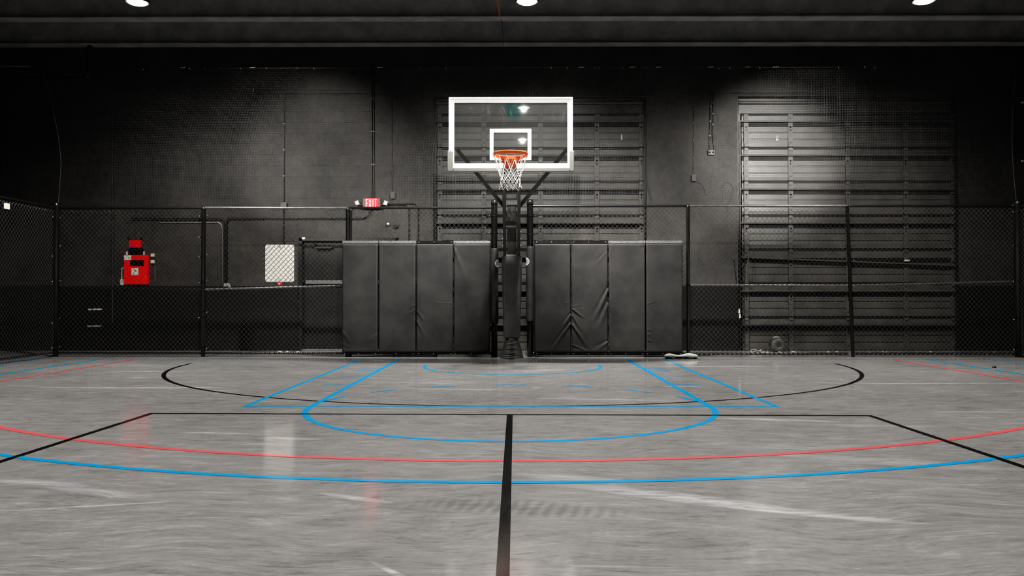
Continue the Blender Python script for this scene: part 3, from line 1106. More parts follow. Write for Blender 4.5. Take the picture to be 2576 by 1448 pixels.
for s in (-1, 1):
    mb.beam((rx + s * .15, Y_RIM + .185, rz - .012), (rx + s * .085, yb - .07, rz - .03), .022, .03)
    mb.beam((rx + s * .235, Y_RIM + .03, rz - .016), (rx + s * .09, yb - .05, rz - .05), .012, .018)
mb.add([(rx - .10, yb - .16, rz - .005), (rx + .10, yb - .16, rz - .005), (rx + .10, yb - .02, rz - .005), (rx - .10, yb - .02, rz - .005),
        (rx - .10, yb - .16, rz - .035), (rx + .10, yb - .16, rz - .035), (rx + .10, yb - .02, rz - .075), (rx - .10, yb - .02, rz - .075)],
       [(0, 1, 2, 3), (7, 6, 5, 4), (4, 5, 1, 0), (5, 6, 2, 1), (6, 7, 3, 2), (7, 4, 0, 3)])
mb.build('rim_brace', M['hoop_orange'], hp)
mb = MB()
_, mz0 = at(1288, 421, yb - .03)
mb.bbox(rx - .095, rx + .095, yb - .03, yb - .004, mz0, rz + .0, .006)
mb.bbox(rx - .075, rx + .075, yb - .05, yb - .03, rz - .10, rz - .075, .004)
mb.build('rim_mount', M['hoop_orange2'], hp)
for s in (-1, 1):
    xx = rx + s * .158
    zz = Z(407, yb)
    mp_ = MB().bbox(xx - .05, xx + .05, yb + .013, yb + .03, zz - .05, zz + .05, .006).build('mount_plate', M['doordark'], hp)
    MB().lathe((xx, yb + .014, zz), [(.026, 0), (.024, -.012), (.012, -.018), (0, -.018)], 12, 'y').build('bolt', M['bolt'], mp_)
# net
mb = MB()
rows = [(0, .232), (-.165, .195), (-.245, .160), (-.305, .143), (-.360, .139), (-.415, .150), (-.470, .166)]
rng = random.Random(3)


def node(i, k):
    z, r = rows[i]
    k = k % 12
    a = radians(15 + 30 * (k + .5 * (i % 2)))
    jr = random.Random(i * 40 + k)
    j = .25 if i in (0,) else 1
    return Vector((rx + r * cos(a) + jr.uniform(-.006, .006) * j, Y_RIM + r * sin(a) + jr.uniform(-.006, .006) * j, rz - .034 + z + jr.uniform(-.012, .012) * j))


for i in range(len(rows) - 1):
    if i == 0:                              # paired long strands from every hook
        continue
    for k in range(12):
        a = node(i, k)
        for q in ((k, k - 1) if i % 2 == 0 else (k, k + 1)):
            b = node(i + 1, q)
            mid = (a + b) / 2 + Vector((rng.uniform(-.004, .004), rng.uniform(-.004, .004), -.004))
            mb.tube([a, mid, b], .0036, 5)
for k in range(12):
    top = Vector((rx + .236 * cos(radians(15 + 30 * k)), Y_RIM + .236 * sin(radians(15 + 30 * k)), rz - .036))
    for q in (k, k - 1):
        b = node(1, q)
        mb.tube([top, (top + b) / 2 + Vector((0, 0, .0)), b], .0036, 5)
    for p in (top,):
        mb.lathe(tuple(p), [(0, -.012), (.008, -.006), (.008, .006), (0, .012)], 6)
mb.build('net', M['cord'], hp)
# support arms
PXC, PY = X(1287.5, 13.4), 13.50
armt = M['coat']
xo = X(1304.5, 12.9) - X(1268, 12.9)
for s in (-1, 1):
    ax = PXC + s * xo / 2
    mb = MB()
    mb.beam((ax, 13.46, 1.62), (ax, 12.2, 2.82), .05, .09)
    mb.build('lower_arm', M['arm'], hp)
    mb = MB()
    mb.beam((ax, 13.60, 2.36), (ax, 12.2, 2.99), .045, .075)
    mb.build('upper_arm', M['arm'], hp)
    mb = MB()                               # bracket on the back of the board
    mb.bbox(ax - .03, ax + .03, yb + .045, yb + .13, 2.78, 3.03, .006)
    mb.build('board_bracket', M['coat'], hp)
    mb = MB()                               # diagonal strut out to the board's side edge
    ox, oz = at(1288 + s * 138, 376, yb + .07)
    jx, jz = at(1287.5 + s * 20, 519, 12.75)
    mb.beam((jx, 12.72, jz), (ox, yb + .07, oz), .055, .06, (0, 1, 0))
    mb.build('diagonal_strut', M['arm'], hp)
for (pa, pb, ya, yb2, nm) in ((488, 501, 12.7, 12.72, 'cross_plate'), (529, 570, 12.86, 12.98, 'crank_box')):
    z1, z0 = Z(pa, ya), Z(pb, ya)
    mb = MB()
    mb.bbox(PXC - xo / 2 + .03, PXC + xo / 2 - .03, ya, yb2, z0, z1, .006, 0)
    if nm == 'crank_box':
        mb.add([(PXC - .085, ya - .03, z0), (PXC + .085, ya - .03, z0), (PXC + .085, ya, z0 + .085), (PXC - .085, ya, z0 + .085)], [(0, 1, 2, 3)], 1)
        mb.box(PXC - .085, PXC + .085, ya - .03, ya + .05, z0 - .012, z0, 1)
    else:
        mb.box(PXC - .08, PXC + .08, ya - .02, ya, z0 + .01, z1 - .01, 1)
    mb.build(nm, [M['coat'], M['boxgrey']], hp)
for zz in (2.05, 1.94, 1.83):
    for s in (-1, 1):
        MB().lathe((PXC + s * (xo / 2 + .03), 13.22, zz), [(0, -.02), (.014, -.015), (.014, .01), (0, .015)], 8, 'y').build('pivot_bolt', M['bolt'], hp)
mb = MB()
mb.bbox(PXC - .075, PXC + .075, 13.46, 13.61, 0.02, 2.5, .01)
mb.bbox(PXC - .085, PXC + .085, 13.45, 13.62, 2.5, 2.515, .005)
mb.build('pole', M['coat'], hp)
# pole padding: tall tapered wrap and flared skirt
zt_, zm_ = Z(640, 13.32), Z(851, 13.32)


def octo(z, wf, ws, yf, yr):
    return [(PXC - wf, yf, z), (PXC + wf, yf, z), (PXC + wf + .012, yf + .012, z), (PXC + ws, yr, z), (PXC - ws, yr, z), (PXC - wf - .012, yf + .012, z)]


mb = MB()
secs = [(zt_, .100, .168), (zt_ - .012, .112, .172), (zt_ - .2, .116, .17), (1.0, .115, .158), (.7, .112, .150), (zm_ + .02, .108, .14), (zm_, .104, .135)]
vs = []
for z, wf, ws in secs:
    vs += octo(z, wf, ws, 13.32 + (.012 if z in (zt_, zm_) else 0), 13.68)
fs = [(0, 1, 2, 3, 4, 5)]
for i in range(len(secs) - 1):
    for k in range(6):
        l = (k + 1) % 6
        fs.append((i * 6 + l, i * 6 + k, (i + 1) * 6 + k, (i + 1) * 6 + l))
mb.add(vs, fs)
mb.build('pole_padding', M['pole_vinyl'], hp)
mb = MB()


def skirt(u, v):
    a = (u - .5) * pi * 1.15
    z = zm_ * (1 - v)
    hw = .112 + (.195 - .112) * v ** 1.1
    fold = (.006 * sin(v * 27 + 1.6 * sin(a * 1.7 + v * 3)) + .004 * sin(v * 55 + 2.2 * sin(a * 2.3))) * (.5 + .6 * v)
    y = 13.55 - (.235 + .05 * v + fold) * max(cos(a), -.2) ** 1.0 if cos(a) > 0 else 13.55
    return (PXC + hw * sin(a) / sin(min(pi / 2, pi * .575)) * 1.0, y, max(z, .002))


mb.grid(skirt, 28, 70, flip=True)
mb.build('skirt', M['pole_vinyl'], hp)

# ------------------------------------------------------------------ barrier net above the fence
nt = thing('barrier_net', (0, YF + .12, ZT), 'fine black barrier net hung between the rear fence top and the ceiling cable', 'net')
NZ0, NZ1 = ZT + .03, Z(173, YF + .1)


def net_left(z):
    pts = [(NZ0, 137), (Z(400, YF), 135), (Z(330, YF), 126), (Z(270, YF), 115), (Z(215, YF), 105), (NZ1, 92)]
    for (za, pa), (zb, pb) in zip(pts[:-1], pts[1:]):
        if z <= zb:
            return X(pa + (pb - pa) * (z - za) / (zb - za), YF)
    return X(92, YF)


def net_pt(u, z):
    xl = net_left(z)
    xr = X(2568, YF)
    x = xl + (xr - xl) * u
    v = (z - NZ0) / (NZ1 - NZ0)
    y = YF + .095 + .10 * sin(pi * v) + .02 * sin(x * 2.3 + 2 * v) * sin(pi * v)
    zz = z - .035 * sin(pi * v) * (1 + sin(x * 1.1)) * .5
    return Vector((x, y, zz))


mb = MB()
NVN, NHN, SP, HW = 0, 0, .0275, .0011
nv_ = int(16.2 / SP)
nh_ = int((NZ1 - NZ0) / SP)
for i in range(nv_ + 1):
    u = i / nv_
    b = len(mb.v)
    K = 14
    for k in range(K + 1):
        p = net_pt(u, NZ0 + (NZ1 - NZ0) * k / K)
        mb.v.append((p.x - HW, p.y, p.z))
        mb.v.append((p.x + HW, p.y, p.z))
    for k in range(K):
        mb.f.append((b + 2 * k, b + 2 * k + 1, b + 2 * k + 3, b + 2 * k + 2))
for j in range(nh_ + 1):
    z = NZ0 + (NZ1 - NZ0) * j / nh_
    b = len(mb.v)
    K = 90
    for k in range(K + 1):
        p = net_pt(k / K, z)
        mb.v.append((p.x, p.y - .001, p.z - HW))
        mb.v.append((p.x, p.y - .001, p.z + HW))
    for k in range(K):
        mb.f.append((b + 2 * k, b + 2 * k + 2, b + 2 * k + 3, b + 2 * k + 1))
mb.m = [0] * len(mb.f)
mb.sm = [False] * len(mb.f)
mb.build('mesh', M['netmat'], nt)
mb = MB()
mb.tube([net_pt(0, NZ0 + (NZ1 - NZ0) * k / 24) for k in range(25)], .007, 6)
mb.build('edge_rope', M['rope'], nt)
mb = MB()
mb.tube([net_pt(1, NZ0 + (NZ1 - NZ0) * k / 24) for k in range(25)], .007, 6)
mb.build('edge_rope', M['rope'], nt)
mb = MB()
mb.tube([(XL + .02, YF + .05, NZ1 + .004)] + [(XL + .02 + (XR - XL - .04) * k / 30, YF + .05, NZ1 + .004) for k in range(1, 31)], .006, 6)
mb.build('steel_cable', M['coat'], nt)
for px, lg in ((93, 0), (327, 0), (357, 0), (379, 0), (458, 1), (475, 0), (513, 0), (553, 0), (604, 0), (634, 1), (668, 0), (746, 0), (788, 0), (955, 1), (1057, 0), (1121, 0), (1387, 0),
               (1427, 0), (1463, 1), (1497, 0), (1507, 0), (1566, 0), (1592, 1), (1625, 0), (1658, 1), (1790, 1), (1808, 0), (1836, 0), (1882, 1), (1912, 0), (1953, 1), (2111, 0), (2177, 0), (2202, 0)):
    x = X(px, YF + .05)
    mb = MB()
    if lg:
        mb.tube([(x - .045, YF + .045, NZ1 + .010), (x + .045, YF + .045, NZ1 + .012)], .0048, 6)
    else:
        mb.tube([(x - .006, YF + .04, NZ1 + .020), (x, YF + .036, NZ1), (x + .012, YF + .042, NZ1 - .022)], .0042, 6)
    mb.build('zip_tie', M['bolt'], nt)
mb = MB()
for py in (258, 405):
    x, z = at(2571, py, YF)
    mb = MB()
    mb.lathe((x, YF - .02, z), [(.012, 0), (.024, .006), (.012, .012)], 12, 'y')
    mb.build('hook_ring', M['bolt'], nt)

# ------------------------------------------------------------------ conduits and wall fittings
yc = YW - .022


def bend(path, r=.12, n=6):
    """round the corners of a polyline"""
    P = [Vector(p) for p in path]
    out = [P[0]]
    for i in range(1, len(P) - 1):
        a, b, c = P[i - 1], P[i], P[i + 1]
        rr = min(r, (a - b).length * .48, (c - b).length * .48)
        p = b + (a - b).normalized() * rr
        q = b + (c - b).normalized() * rr
        for k in range(n + 1):
            t = k / n
            out.append(p * (1 - t) ** 2 + b * 2 * t * (1 - t) + q * t * t)
    out.append(P[-1])
    return out


def conduit(pts, label, r=.011, mat='pipe', rb=.12, y=None, name='conduit'):
    yy = y if y is not None else (YW - r - .003 if name == 'conduit' else YW - r * .85)
    path = [(*[at(a, b, yy)[0]], yy, at(a, b, yy)[1]) for a, b in pts]
    mb = MB()
    mb.tube(bend(path, rb), r, 8)
    for i in (1, 2, 3):                     # strap clips on the longest leg
        k = max(range(len(path) - 1), key=lambda j: (Vector(path[j]) - Vector(path[j + 1])).length)
        a, b = Vector(path[k]), Vector(path[k + 1])
        c = a + (b - a) * (i / 4)
        dx, dz = (.012, .006) if abs(b.z - a.z) < abs(b.x - a.x) else (.006, .012)
        if name == 'conduit':
            mb.box(c.x - max(dx, r + .004 if dz > dx else dx), c.x + max(dx, r + .004 if dz > dx else dx), yy - r - .002, YW + (.001 if y is None and max(q[0] for q in path) - min(q[0] for q in path) < .4 else -.0005), c.z - max(dz, r + .003 if dx > dz else dz), c.z + max(dz, r + .003 if dx > dz else dz))
    return tag(mb.build(name, M[mat]), label, name if name != 'conduit' else 'conduit', None)


conduit([(282.5, 280), (282.5, 815)], 'tall grey conduit on the rear wall, running down left of the red alarm cabinet', .014, 'pipe_grey')
conduit([(289.5, 283), (289.5, 690), (297, 708), (303, 711)], 'thin grey conduit curving into the foot of the red alarm cabinet', .009, 'pipe_grey')
conduit([(342, 322), (342, 601)], 'thin conduit dropping straight onto the red horn strobe', .011, 'pipe_grey')
conduit([(385.5, 330), (384, 636)], 'thin conduit dropping onto the two small cream boxes', .008, 'pipe_grey')
conduit([(715.5, 246), (714, 508)], 'dark conduit dropping to the grey junction box above the white board', .010)
conduit([(713, 521), (713.5, 700)], 'dark conduit running down behind the white board', .012)
conduit([(935.5, 165), (936, 497)], 'dark conduit dropping onto the exit sign, left one of the pair', .012)
conduit([(941, 165), (941, 497)], 'dark conduit dropping onto the exit sign, right one of the pair', .010)
conduit([(986, 250), (987, 483)], 'thin conduit dropping to the grey switch box right of the exit sign', .007)
conduit([(932, 526), (930, 540), (916, 548), (576, 548), (570, 556), (570, 713)], 'long dark conduit from the exit sign to the left, turning down at its far end', .011, rb=.16, y=YW - .042)
conduit([(330, 549), (556, 549), (564, 556), (565, 713)], 'dark conduit starting above the red strobe, turning down behind the second fence post', .011, rb=.16, y=YW - .042)
conduit([(402, 559.5), (553, 559.5), (560, 572), (560.5, 713)], 'shiny bare metal conduit turning down at its right end', .011, 'pipe_bright', rb=.12)
conduit([(960, 512), (1046, 512), (1053.5, 522), (1053.5, 881.5)], 'dark conduit from the exit sign, outer loop turning down to the right', .012, rb=.2)
conduit([(960, 515), (1022, 515), (1030, 524), (1030, 881.5)], 'dark conduit from the exit sign, inner loop turning down to the right', .011, rb=.2)
conduit([(1788, 232), (1784.5, 378)], 'dark conduit dropping to the scorched outlet box between the doors, left one', .011)
conduit([(1795, 232), (1792, 340), (1797, 378)], 'dark conduit dropping to the scorched outlet box between the doors, right one', .011, rb=.2)
conduit([(1744, 265), (1744, 440)], 'thin conduit dropping to the small grey switch box between the doors', .006)
conduit([(1749, 457), (1762, 460), (1771, 472), (1776, 492)], 'short bent cable hanging from the small grey switch box', .007, 'pipe_grey', rb=.1, name='cable')
conduit([(1817, 500), (1816, 472), (1822, 460), (1832, 457), (1842, 466), (1845, 485), (1838, 503), (1830, 512)], 'thin looped cable on the pillar beside the right roll-up door', .004, rb=.1, name='cable')
conduit([(560, 230), (800, 229), (1105, 231), (1290, 222)], 'long thin cable strung level across the upper wall', .005, 'pipe_grey', name='cable')
conduit([(1600, 242), (1642, 242)], 'short metal bar on the wall above the middle roll-up door', .010, 'pipe_grey')


def wbox(name, px0, px1, py0, py1, dep, mat, label, cat, b=.006, y=None):
    yy = (y if y is not None else YW) - dep
    x0, z1 = at(px0, py0, yy)
    x1, z0 = at(px1, py1, yy)
    mb = MB()
    mb.bbox(x0, x1, yy, (y if y is not None else YW) + .001, z0, z1, b)
    return tag(mb.build(name, M[mat]), label, cat), (x0, x1, yy, z0, z1)


def junction(px0, px1, py0, py1, label, dep=.06, cat='junction box'):
    yy = YW - dep
    x0, z1 = at(px0, py0, yy)
    x1, z0 = at(px1, py1, yy)
    t = thing(cat.replace(' ', '_'), ((x0 + x1) / 2, YW, z0), label, cat)
    MB().bbox(x0, x1, yy + .006, YW + .001, z0, z1, .005).build('box_body', M['boxgrey'], t)
    mb = MB()
    mb.bbox(x0 - .003, x1 + .003, yy, yy + .006, z0 - .003, z1 + .003, .002)
    for f in (.15, .85):
        mb.lathe(((x0 + x1) / 2, yy, z0 + (z1 - z0) * f), [(.005, 0), (0, -.002)], 6, 'y')
    mb.build('cover_plate', M['boxgrey'], t)


junction(706, 720, 509, 520, 'small grey junction box on the wall above the white board')
junction(983, 993, 482, 499, 'upright grey switch box just right of the exit sign', cat='switch box')
junction(1741, 1751, 439, 455, 'small grey switch box on the pillar between the roll-up doors', cat='switch box')
# scorched outlet box
x, z = at(1790, 383, YW - .05)
t = thing('outlet_box', (x, YW, z), 'black blistered outlet box under two conduits between the roll-up doors', 'outlet box')
MB().bbox(x - .062, x + .062, YW - .05, YW + .001, z - .05, z + .045, .008).build('box_body', M['pipe'], t)
mb = MB()
for s in (-1, 1):
    mb.lathe((x + s * .03, YW - .05, z), [(.02, 0), (.018, -.01), (.006, -.012), (0, -.006)], 10, 'y')
mb.build('socket_face', M['pipe'], t)
mb = MB()
mb.box(x - .09, x + .09, YW - .012, YW + .001, z - .055, z - .045)
mb.build('mounting_strap', M['pipe'], t)
# clustered ends of three conduits
x, z = at(569, 717, YW - .05)
mb = MB()
for k in range(7):
    rg = random.Random(k)
    p = (x + rg.uniform(-.04, .06), YW - .05 + rg.uniform(-.015, .015), z + rg.uniform(-.03, .025))
    mb.lathe(p, [(0, -.03), (.022, -.018), (.03, 0), (.022, .02), (0, .028)], 7)
mb.box(x - .05, x + .06, YW - .04, YW + .001, z - .03, z + .03)
tag(mb.build('sealed_outlet', M['grey_pad']), 'lumpy grey sealed outlet at the foot of three dark conduits', 'outlet')

# exit sign
x0, z1 = at(912, 498, YW - .06)
x1, z0 = at(957, 525, YW - .06)
cx = (x0 + x1) / 2
t = thing('exit_sign', (cx, YW, z0), 'lit red EXIT sign with two white emergency lamp heads', 'exit sign')
MB().bbox(x0, x1, YW - .055, YW + .001, z0, z1, .008).build('sign_case', M['exit_case'], t)
fx0, fx1 = X(918, YW - .06), X(951, YW - .06)
f = MB().bbox(fx0, fx1, YW - .063, YW - .054, z0 + .008, z1 - .004, .003).build('sign_face', M['exit_red'], t)
mb = MB()
lz0, lz1 = z0 + .024, z1 - .020
lw = (fx1 - fx0 - .03) / 4
sw = .013


def bar(a, b):
    mb.beam((a[0], YW - .066, a[1]), (b[0], YW - .066, b[1]), .005, sw, (0, 1, 0)) if False else mb.beam((a[0], YW - .066, a[1]), (b[0], YW - .066, b[1]), sw, .004, (0, 1, 0))


lx = fx0 + .016
g = lw - .014
bar((lx + sw / 2, lz0), (lx + sw / 2, lz1))
for zz in (lz0 + sw / 2, (lz0 + lz1) / 2, lz1 - sw / 2):
    bar((lx, zz), (lx + g, zz))
lx += lw + .004
bar((lx, lz0), (lx + g, lz1))
bar((lx, lz1), (lx + g, lz0))
lx += lw
bar((lx + g / 2, lz0), (lx + g / 2, lz1))
lx += lw - .004
bar((lx + g / 2, lz0), (lx + g / 2, lz1))
bar((lx, lz1 - sw / 2), (lx + g, lz1 - sw / 2))
mb.build('exit_lettering', M['exit_letter'], f)
for px, s in ((899, -1), (970.5, 1)):
    hx, hz = at(px, 510.5, YW - .08)
    mb = MB()
    c, q = cos(.45), sin(.45)
    out = []
    for a, b in ((-.034, -.040), (.034, -.040), (.034, .040), (-.034, .040)):
        out.append((hx + a * c + s * b * .35, hz + b * c * 1.0 - s * a * .35))
    mb.poly(out, YW - .12, YW - .05, 0)
    sub = mb.build('lamp_head', M['lens'], t)
    mb = MB()
    mb.beam((hx - s * .03, YW - .06, hz - .02), (cx + s * (x1 - x0) / 2, YW - .045, hz - .03), .02, .02)
    mb.build('lamp_arm', M['exit_case'], t)

# red alarm cabinet, strobe, boxes
YA = YW - .10
x0, z1 = at(311, 641, YA)
x1, z0 = at(371, 715, YA)
t = thing('alarm_cabinet', ((x0 + x1) / 2, YW, z0), 'bright red fire alarm cabinet with black window on the rear wall', 'alarm cabinet')
MB().bbox(x0, x1, YA + .008, YW + .001, z0, z1, .006).build('cabinet_body', M['red_box'], t)
dr = MB().bbox(x0 + .004, x1 - .004, YA, YA + .01, z0 + .004, z1 - .004, .003).build('cabinet_door', M['red_box'], t)
wx0, wz1 = at(327.5, 654, YA)
wx1, wz0 = at(362.5, 669, YA)
MB().bbox(wx0, wx1, YA - .003, YA + .002, wz0, wz1, .002).build('window_pane', M['blackgloss'], dr)


def sticker(px0, px1, py0, py1, nm, marks):
    a0, b1 = at(px0, py0, YA)
    a1, b0 = at(px1, py1, YA)
    mb = MB()
    mb.bbox(a0, a1, YA - .004, YA + .001, b0, b1, .001, 0)
    for (u, v, du, dv, m) in marks:
        mb.box(a0 + (a1 - a0) * u, a0 + (a1 - a0) * (u + du), YA - .0055, YA - .0042, b0 + (b1 - b0) * v, b0 + (b1 - b0) * (v + dv), m)
    mb.build(nm, [M['boardwhite'], M['ink'], M['gold'], M['red_box']], dr)


sticker(331, 348, 674, 692, 'emblem_sticker', [(.15, .12, .14, .08, 1), (.4, .1, .16, .06, 1), (.7, .12, .15, .08, 1), (.3, .2, .08, .14, 1), (.42, .45, .16, .36, 2), (.36, .62, .26, .08, 2), (.62, .5, .08, .2, 1), (.2, .84, .22, .05, 1)])
sticker(312, 330, 642, 654, 'paper_sticker', [(.3, .35, .06, .12, 1), (.38, .5, .05, .08, 1), (.66, .3, .1, .2, 3), (.7, .5, .05, .16, 1)])
mb = MB()
for px in (319, 362):
    hx, hz = at(px, 636, YA + .04)
    mb.bbox(hx - .012, hx + .012, YA + .03, YA + .06, z1 - .004, hz + .03, .004)
mb.build('conduit_hub', M['cream'], t)
mb = MB()
vx, vz = at(365.5, 697, YA)
mb.beam((vx - .006, YA - .005, vz + .04), (vx + .008, YA - .005, vz - .04), .006, .008, (0, 1, 0))
mb.build('door_latch', M['gold'], dr)
# strobe with dark back box
x0, z1 = at(324, 603, YW - .07)
x1, z0 = at(353.5, 622.5, YW - .07)
t = thing('horn_strobe', ((x0 + x1) / 2, YW, z0 - .1), 'small red horn strobe with black base, mounted above the red cabinet', 'alarm strobe')
MB().bbox(x0, x1, YW - .07, YW - .02, z0, z1, .006).build('strobe_body', M['red_box'], t)
MB().bbox(x0 + .01, x0 + .09, YW - .074, YW - .069, z0 + .018, z0 + .038, .002).build('lens_strip', M['purple'], t)
mb = MB()
mb.bbox(x0 - .01, x1 + .03, YW - .05, YW + .001, z0 - .11, z0 - .004, .008)
for s, px in ((-1, 322), (1, 360)):
    mb.beam((X(334 if s < 0 else 350, YW), YW - .02, z1 - .01), (X(px, YW), YW - .02, z1 + .05), .015, .02, (0, 1, 0))
mb.build('black_bracket', M['blackgloss'], t)
# grey box + white pipe at lower left of the cabinet
x0, z1 = at(301.5, 702, YW - .05)
x1, z0 = at(310, 717, YW - .05)
t = thing('pipe_box', ((x0 + x1) / 2, YW, z0), 'pale grey box with upright white pipe at lower left of the red cabinet', 'pipe box')
MB().bbox(x0, x1 + .005, YW - .05, YW + .001, z0, z1, .006).build('box_body', M['dirty_white'], t)
px_, pz_ = at(306.5, 674, YW - .035)
MB().tube(bend([(px_, YW - .035, z1), (px_, YW - .035, pz_), (px_ + .035, YW - .035, pz_)], .03), .009, 8).build('riser_pipe', M['dirty_white'], t)
for a, b, lab in ((637, 645.5, 'upper small cream box right of the red alarm cabinet'), (654, 662, 'lower small cream box right of the red alarm cabinet')):
    x0, z1 = at(378.5, a, YW - .04)
    x1, z0 = at(387.5, b, YW - .04)
    t = thing('signal_box', ((x0 + x1) / 2, YW, z0), lab, 'small box', 'small cream boxes by the alarm cabinet')
    MB().bbox(x0, x1, YW - .036, YW + .001, z0, z1, .004).build('box_body', M['cream'], t)
    mb = MB()
    mb.bbox(x0 + .006, x1 - .006, YW - .04, YW - .036, z0 + .006, z1 - .006, .002)
    mb.lathe(((x0 + x1) / 2, YW - .04, (z0 + z1) / 2), [(.006, 0), (0, -.003)], 8, 'y')
    mb.build('face_plate', M['cream'], t)
conduit([(390, 668), (390, 706)], 'short pale pipe stub right of the red alarm cabinet', .006, 'pipe_bright', name='pipe')
# pale bars low on the left wall
for a, b, py, lab in ((222, 257, 778, 'upper pale worn strip low on the left part of the rear wall'), (220, 255, 820, 'lower pale worn strip low on the left part of the rear wall')):
    x0, z1 = at(a, py - 2, YW)
    x1, z0 = at(b, py + 2, YW)
    mb = MB()
    mb.bbox(x0, x0 + (x1 - x0) * .30, YW - .010, YW + .001, z0, z1, .003)
    mb.bbox(x0 + (x1 - x0) * .36, x1, YW - .010, YW + .001, z0 + .004, z1 + .003, .003)
    mb.box(x0 - .005, x1 + .005, YW - .004, YW + .001, z0 - .006, z1 + .006, 1)
    tag(mb.build('wall_strip', [M['dirty_white'], M['darkdoor']]), lab, 'wall strip', 'pale strips low on the wall')

# white board hung on the back of the fence
yw = YF + .03
x0, z1 = at(667.5, 615, yw)
x1, z0 = at(739.5, 708.5, yw)
t = thing('white_board', ((x0 + x1) / 2, yw, z0), 'blank white board with rounded corners hung behind the fence beside the doorway', 'board')
rr = .032
pts = []
for (cx_, cz_, a0) in ((x1 - rr, z1 - rr, 0), (x0 + rr, z1 - rr, 90), (x0 + rr, z0 + rr, 180), (x1 - rr, z0 + rr, 270)):
    for k in range(6):
        a = radians(a0 + 18 * k)
        pts.append((cx_ + rr * cos(a), cz_ + rr * sin(a)))
MB().poly(pts[::-1] if False else pts, yw, yw + .008).build('board_panel', M['boardwhite'], t)
mb = MB()
hx = (x0 + x1) / 2
mb.tube([(hx, yw - .02, z1 + .03), (hx, yw - .012, z1 - .05)], .004, 6)
mb.tube([(hx - .01, yw - .02, z0 - .02), (hx - .01, yw - .012, z0 + .045)], .004, 6)
mb.build('wire_hook', M['wire'], t)
mb = MB()
mb.bbox(hx - .042, hx + .04, yw - .006, yw + .018, z0 - .062, z0 - .004, .006, 0)
mb.box(hx - .012, hx + .010, yw - .009, yw - .006, z0 - .045, z0 - .02, 1)
mb.box(hx - .03, hx - .012, yw - .009, yw - .006, z0 - .024, z0 - .012, 1)
mb.build('red_clip', [M['redtag'], M['cream']], t)

# hooks / fittings over the exit door
x, z = at(978, 564, YW - .06)
t = thing('wall_fitting', (x, YW, z), 'tiny bright fitting on the wall above the exit doorway', 'wall fitting')
MB().lathe((x, YW + .001, z), [(.02, 0), (.018, -.05), (.0, -.05)], 10, 'y').build('fitting_base', M['boxgrey'], t)
MB().lathe((x - .015, YW - .055, z + .008), [(0, -.028), (.022, -.012), (.026, .006), (.014, .02), (0, .022)], 10).build('fitting_lens', M['white'], t)
x, z = at(997.5, 568, YW - .05)
mb = MB()
mb.bbox(x - .035, x + .035, YW - .05, YW + .001, z - .03, z + .02, .008)
mb.beam((x - .03, YW - .03, z), (x - .06, YW - .03, z + .05), .012, .012, (0, 1, 0))
mb.beam((x + .03, YW - .03, z), (x + .055, YW - .03, z + .03), .012, .012, (0, 1, 0))
tag(mb.build('wall_bracket', M['pipe']), 'small black bracket on the wall above the exit doorway, right of the bright fitting', 'bracket')
# camera high on the wall
x, z = at(645, 228, YW - .08)
t = thing('security_camera', (x, YW, z), 'small dark security camera with pale edge high on the rear wall', 'security camera')
MB().bbox(x - .05, x + .05, YW - .10, YW - .012, z - .045, z + .05, .015).build('camera_body', M['pipe'], t)
MB().bbox(x - .06, x - .045, YW - .105, YW - .02, z - .02, z + .05, .005).build('pale_bracket', M['dirty_white'], t)
MB().lathe((x + .005, YW - .101, z), [(.028, 0), (.024, -.01), (0, -.008)], 14, 'y').build('camera_lens', M['blackgloss'], t)
MB().bbox(x - .03, x + .03, YW - .013, YW + .001, z - .06, z + .06, .004).build('wall_plate', M['pipe'], t)
# duct upper left
yd = 14.36
p = [(XL - .001, yd, at(20, 197, yd)[1]), (at(222, 199, yd)[0], yd, at(222, 199, yd)[1]), (at(226, 160, yd)[0], yd, ZB + .004)]
mb = MB()
mb.tube(bend(p, .16, 8), .045, 14)
for px in (30, 80, 215):
    xx, zz = at(px, 197, yd)
    mb.tube([(xx - .02, yd, zz), (xx + .02, yd, zz)], .052, 14)
tag(mb.build('pipe', M['pipe']), 'thick black pipe with an elbow high in the upper left corner', 'pipe')
p0, p1 = at(0, 165, 14.2), at(76, 167, 14.2)
tag(MB().tube([(XL - .001, 14.2, p0[1]), (p1[0], 14.2, p1[1])], .012, 8).build('rod', M['galv']), 'thin bare rod high at the left edge beside the black pipe', 'rod')
# small patches on the dark left wall area
x, z = at(28, 345, YW - .05)
t = thing('control_box', (x, YW, z), 'dim grey control box on the dark wall at far left', 'control box')
MB().bbox(x - .045, x + .075, YW - .05, YW + .001, z - .08, z + .10, .006).build('box_body', M['boxgrey'], t)
MB().bbox(x + .0, x + .06, YW - .056, YW - .05, z - .07, z - .01, .004).build('box_cover', M['boxgrey'], t)
# tape strips on the right door jamb
for py0, py1, px, lab in ((776, 788, 1860, 'upper white tape strip on the jamb left of the right roll-up door'), (789, 800, 1861.5, 'lower white tape strip on the jamb left of the right roll-up door')):
    x, z1 = at(px, py0, YW - .004)
    _, z0 = at(px, py1, YW - .004)
    mb = MB()
    mb.bbox(x - .016, x + .012, YW - .006, YW + .001, z0, z1, .003)
    tag(mb.build('tape_strip', M['boardwhite']), lab, 'tape', 'tape strips on the jamb')
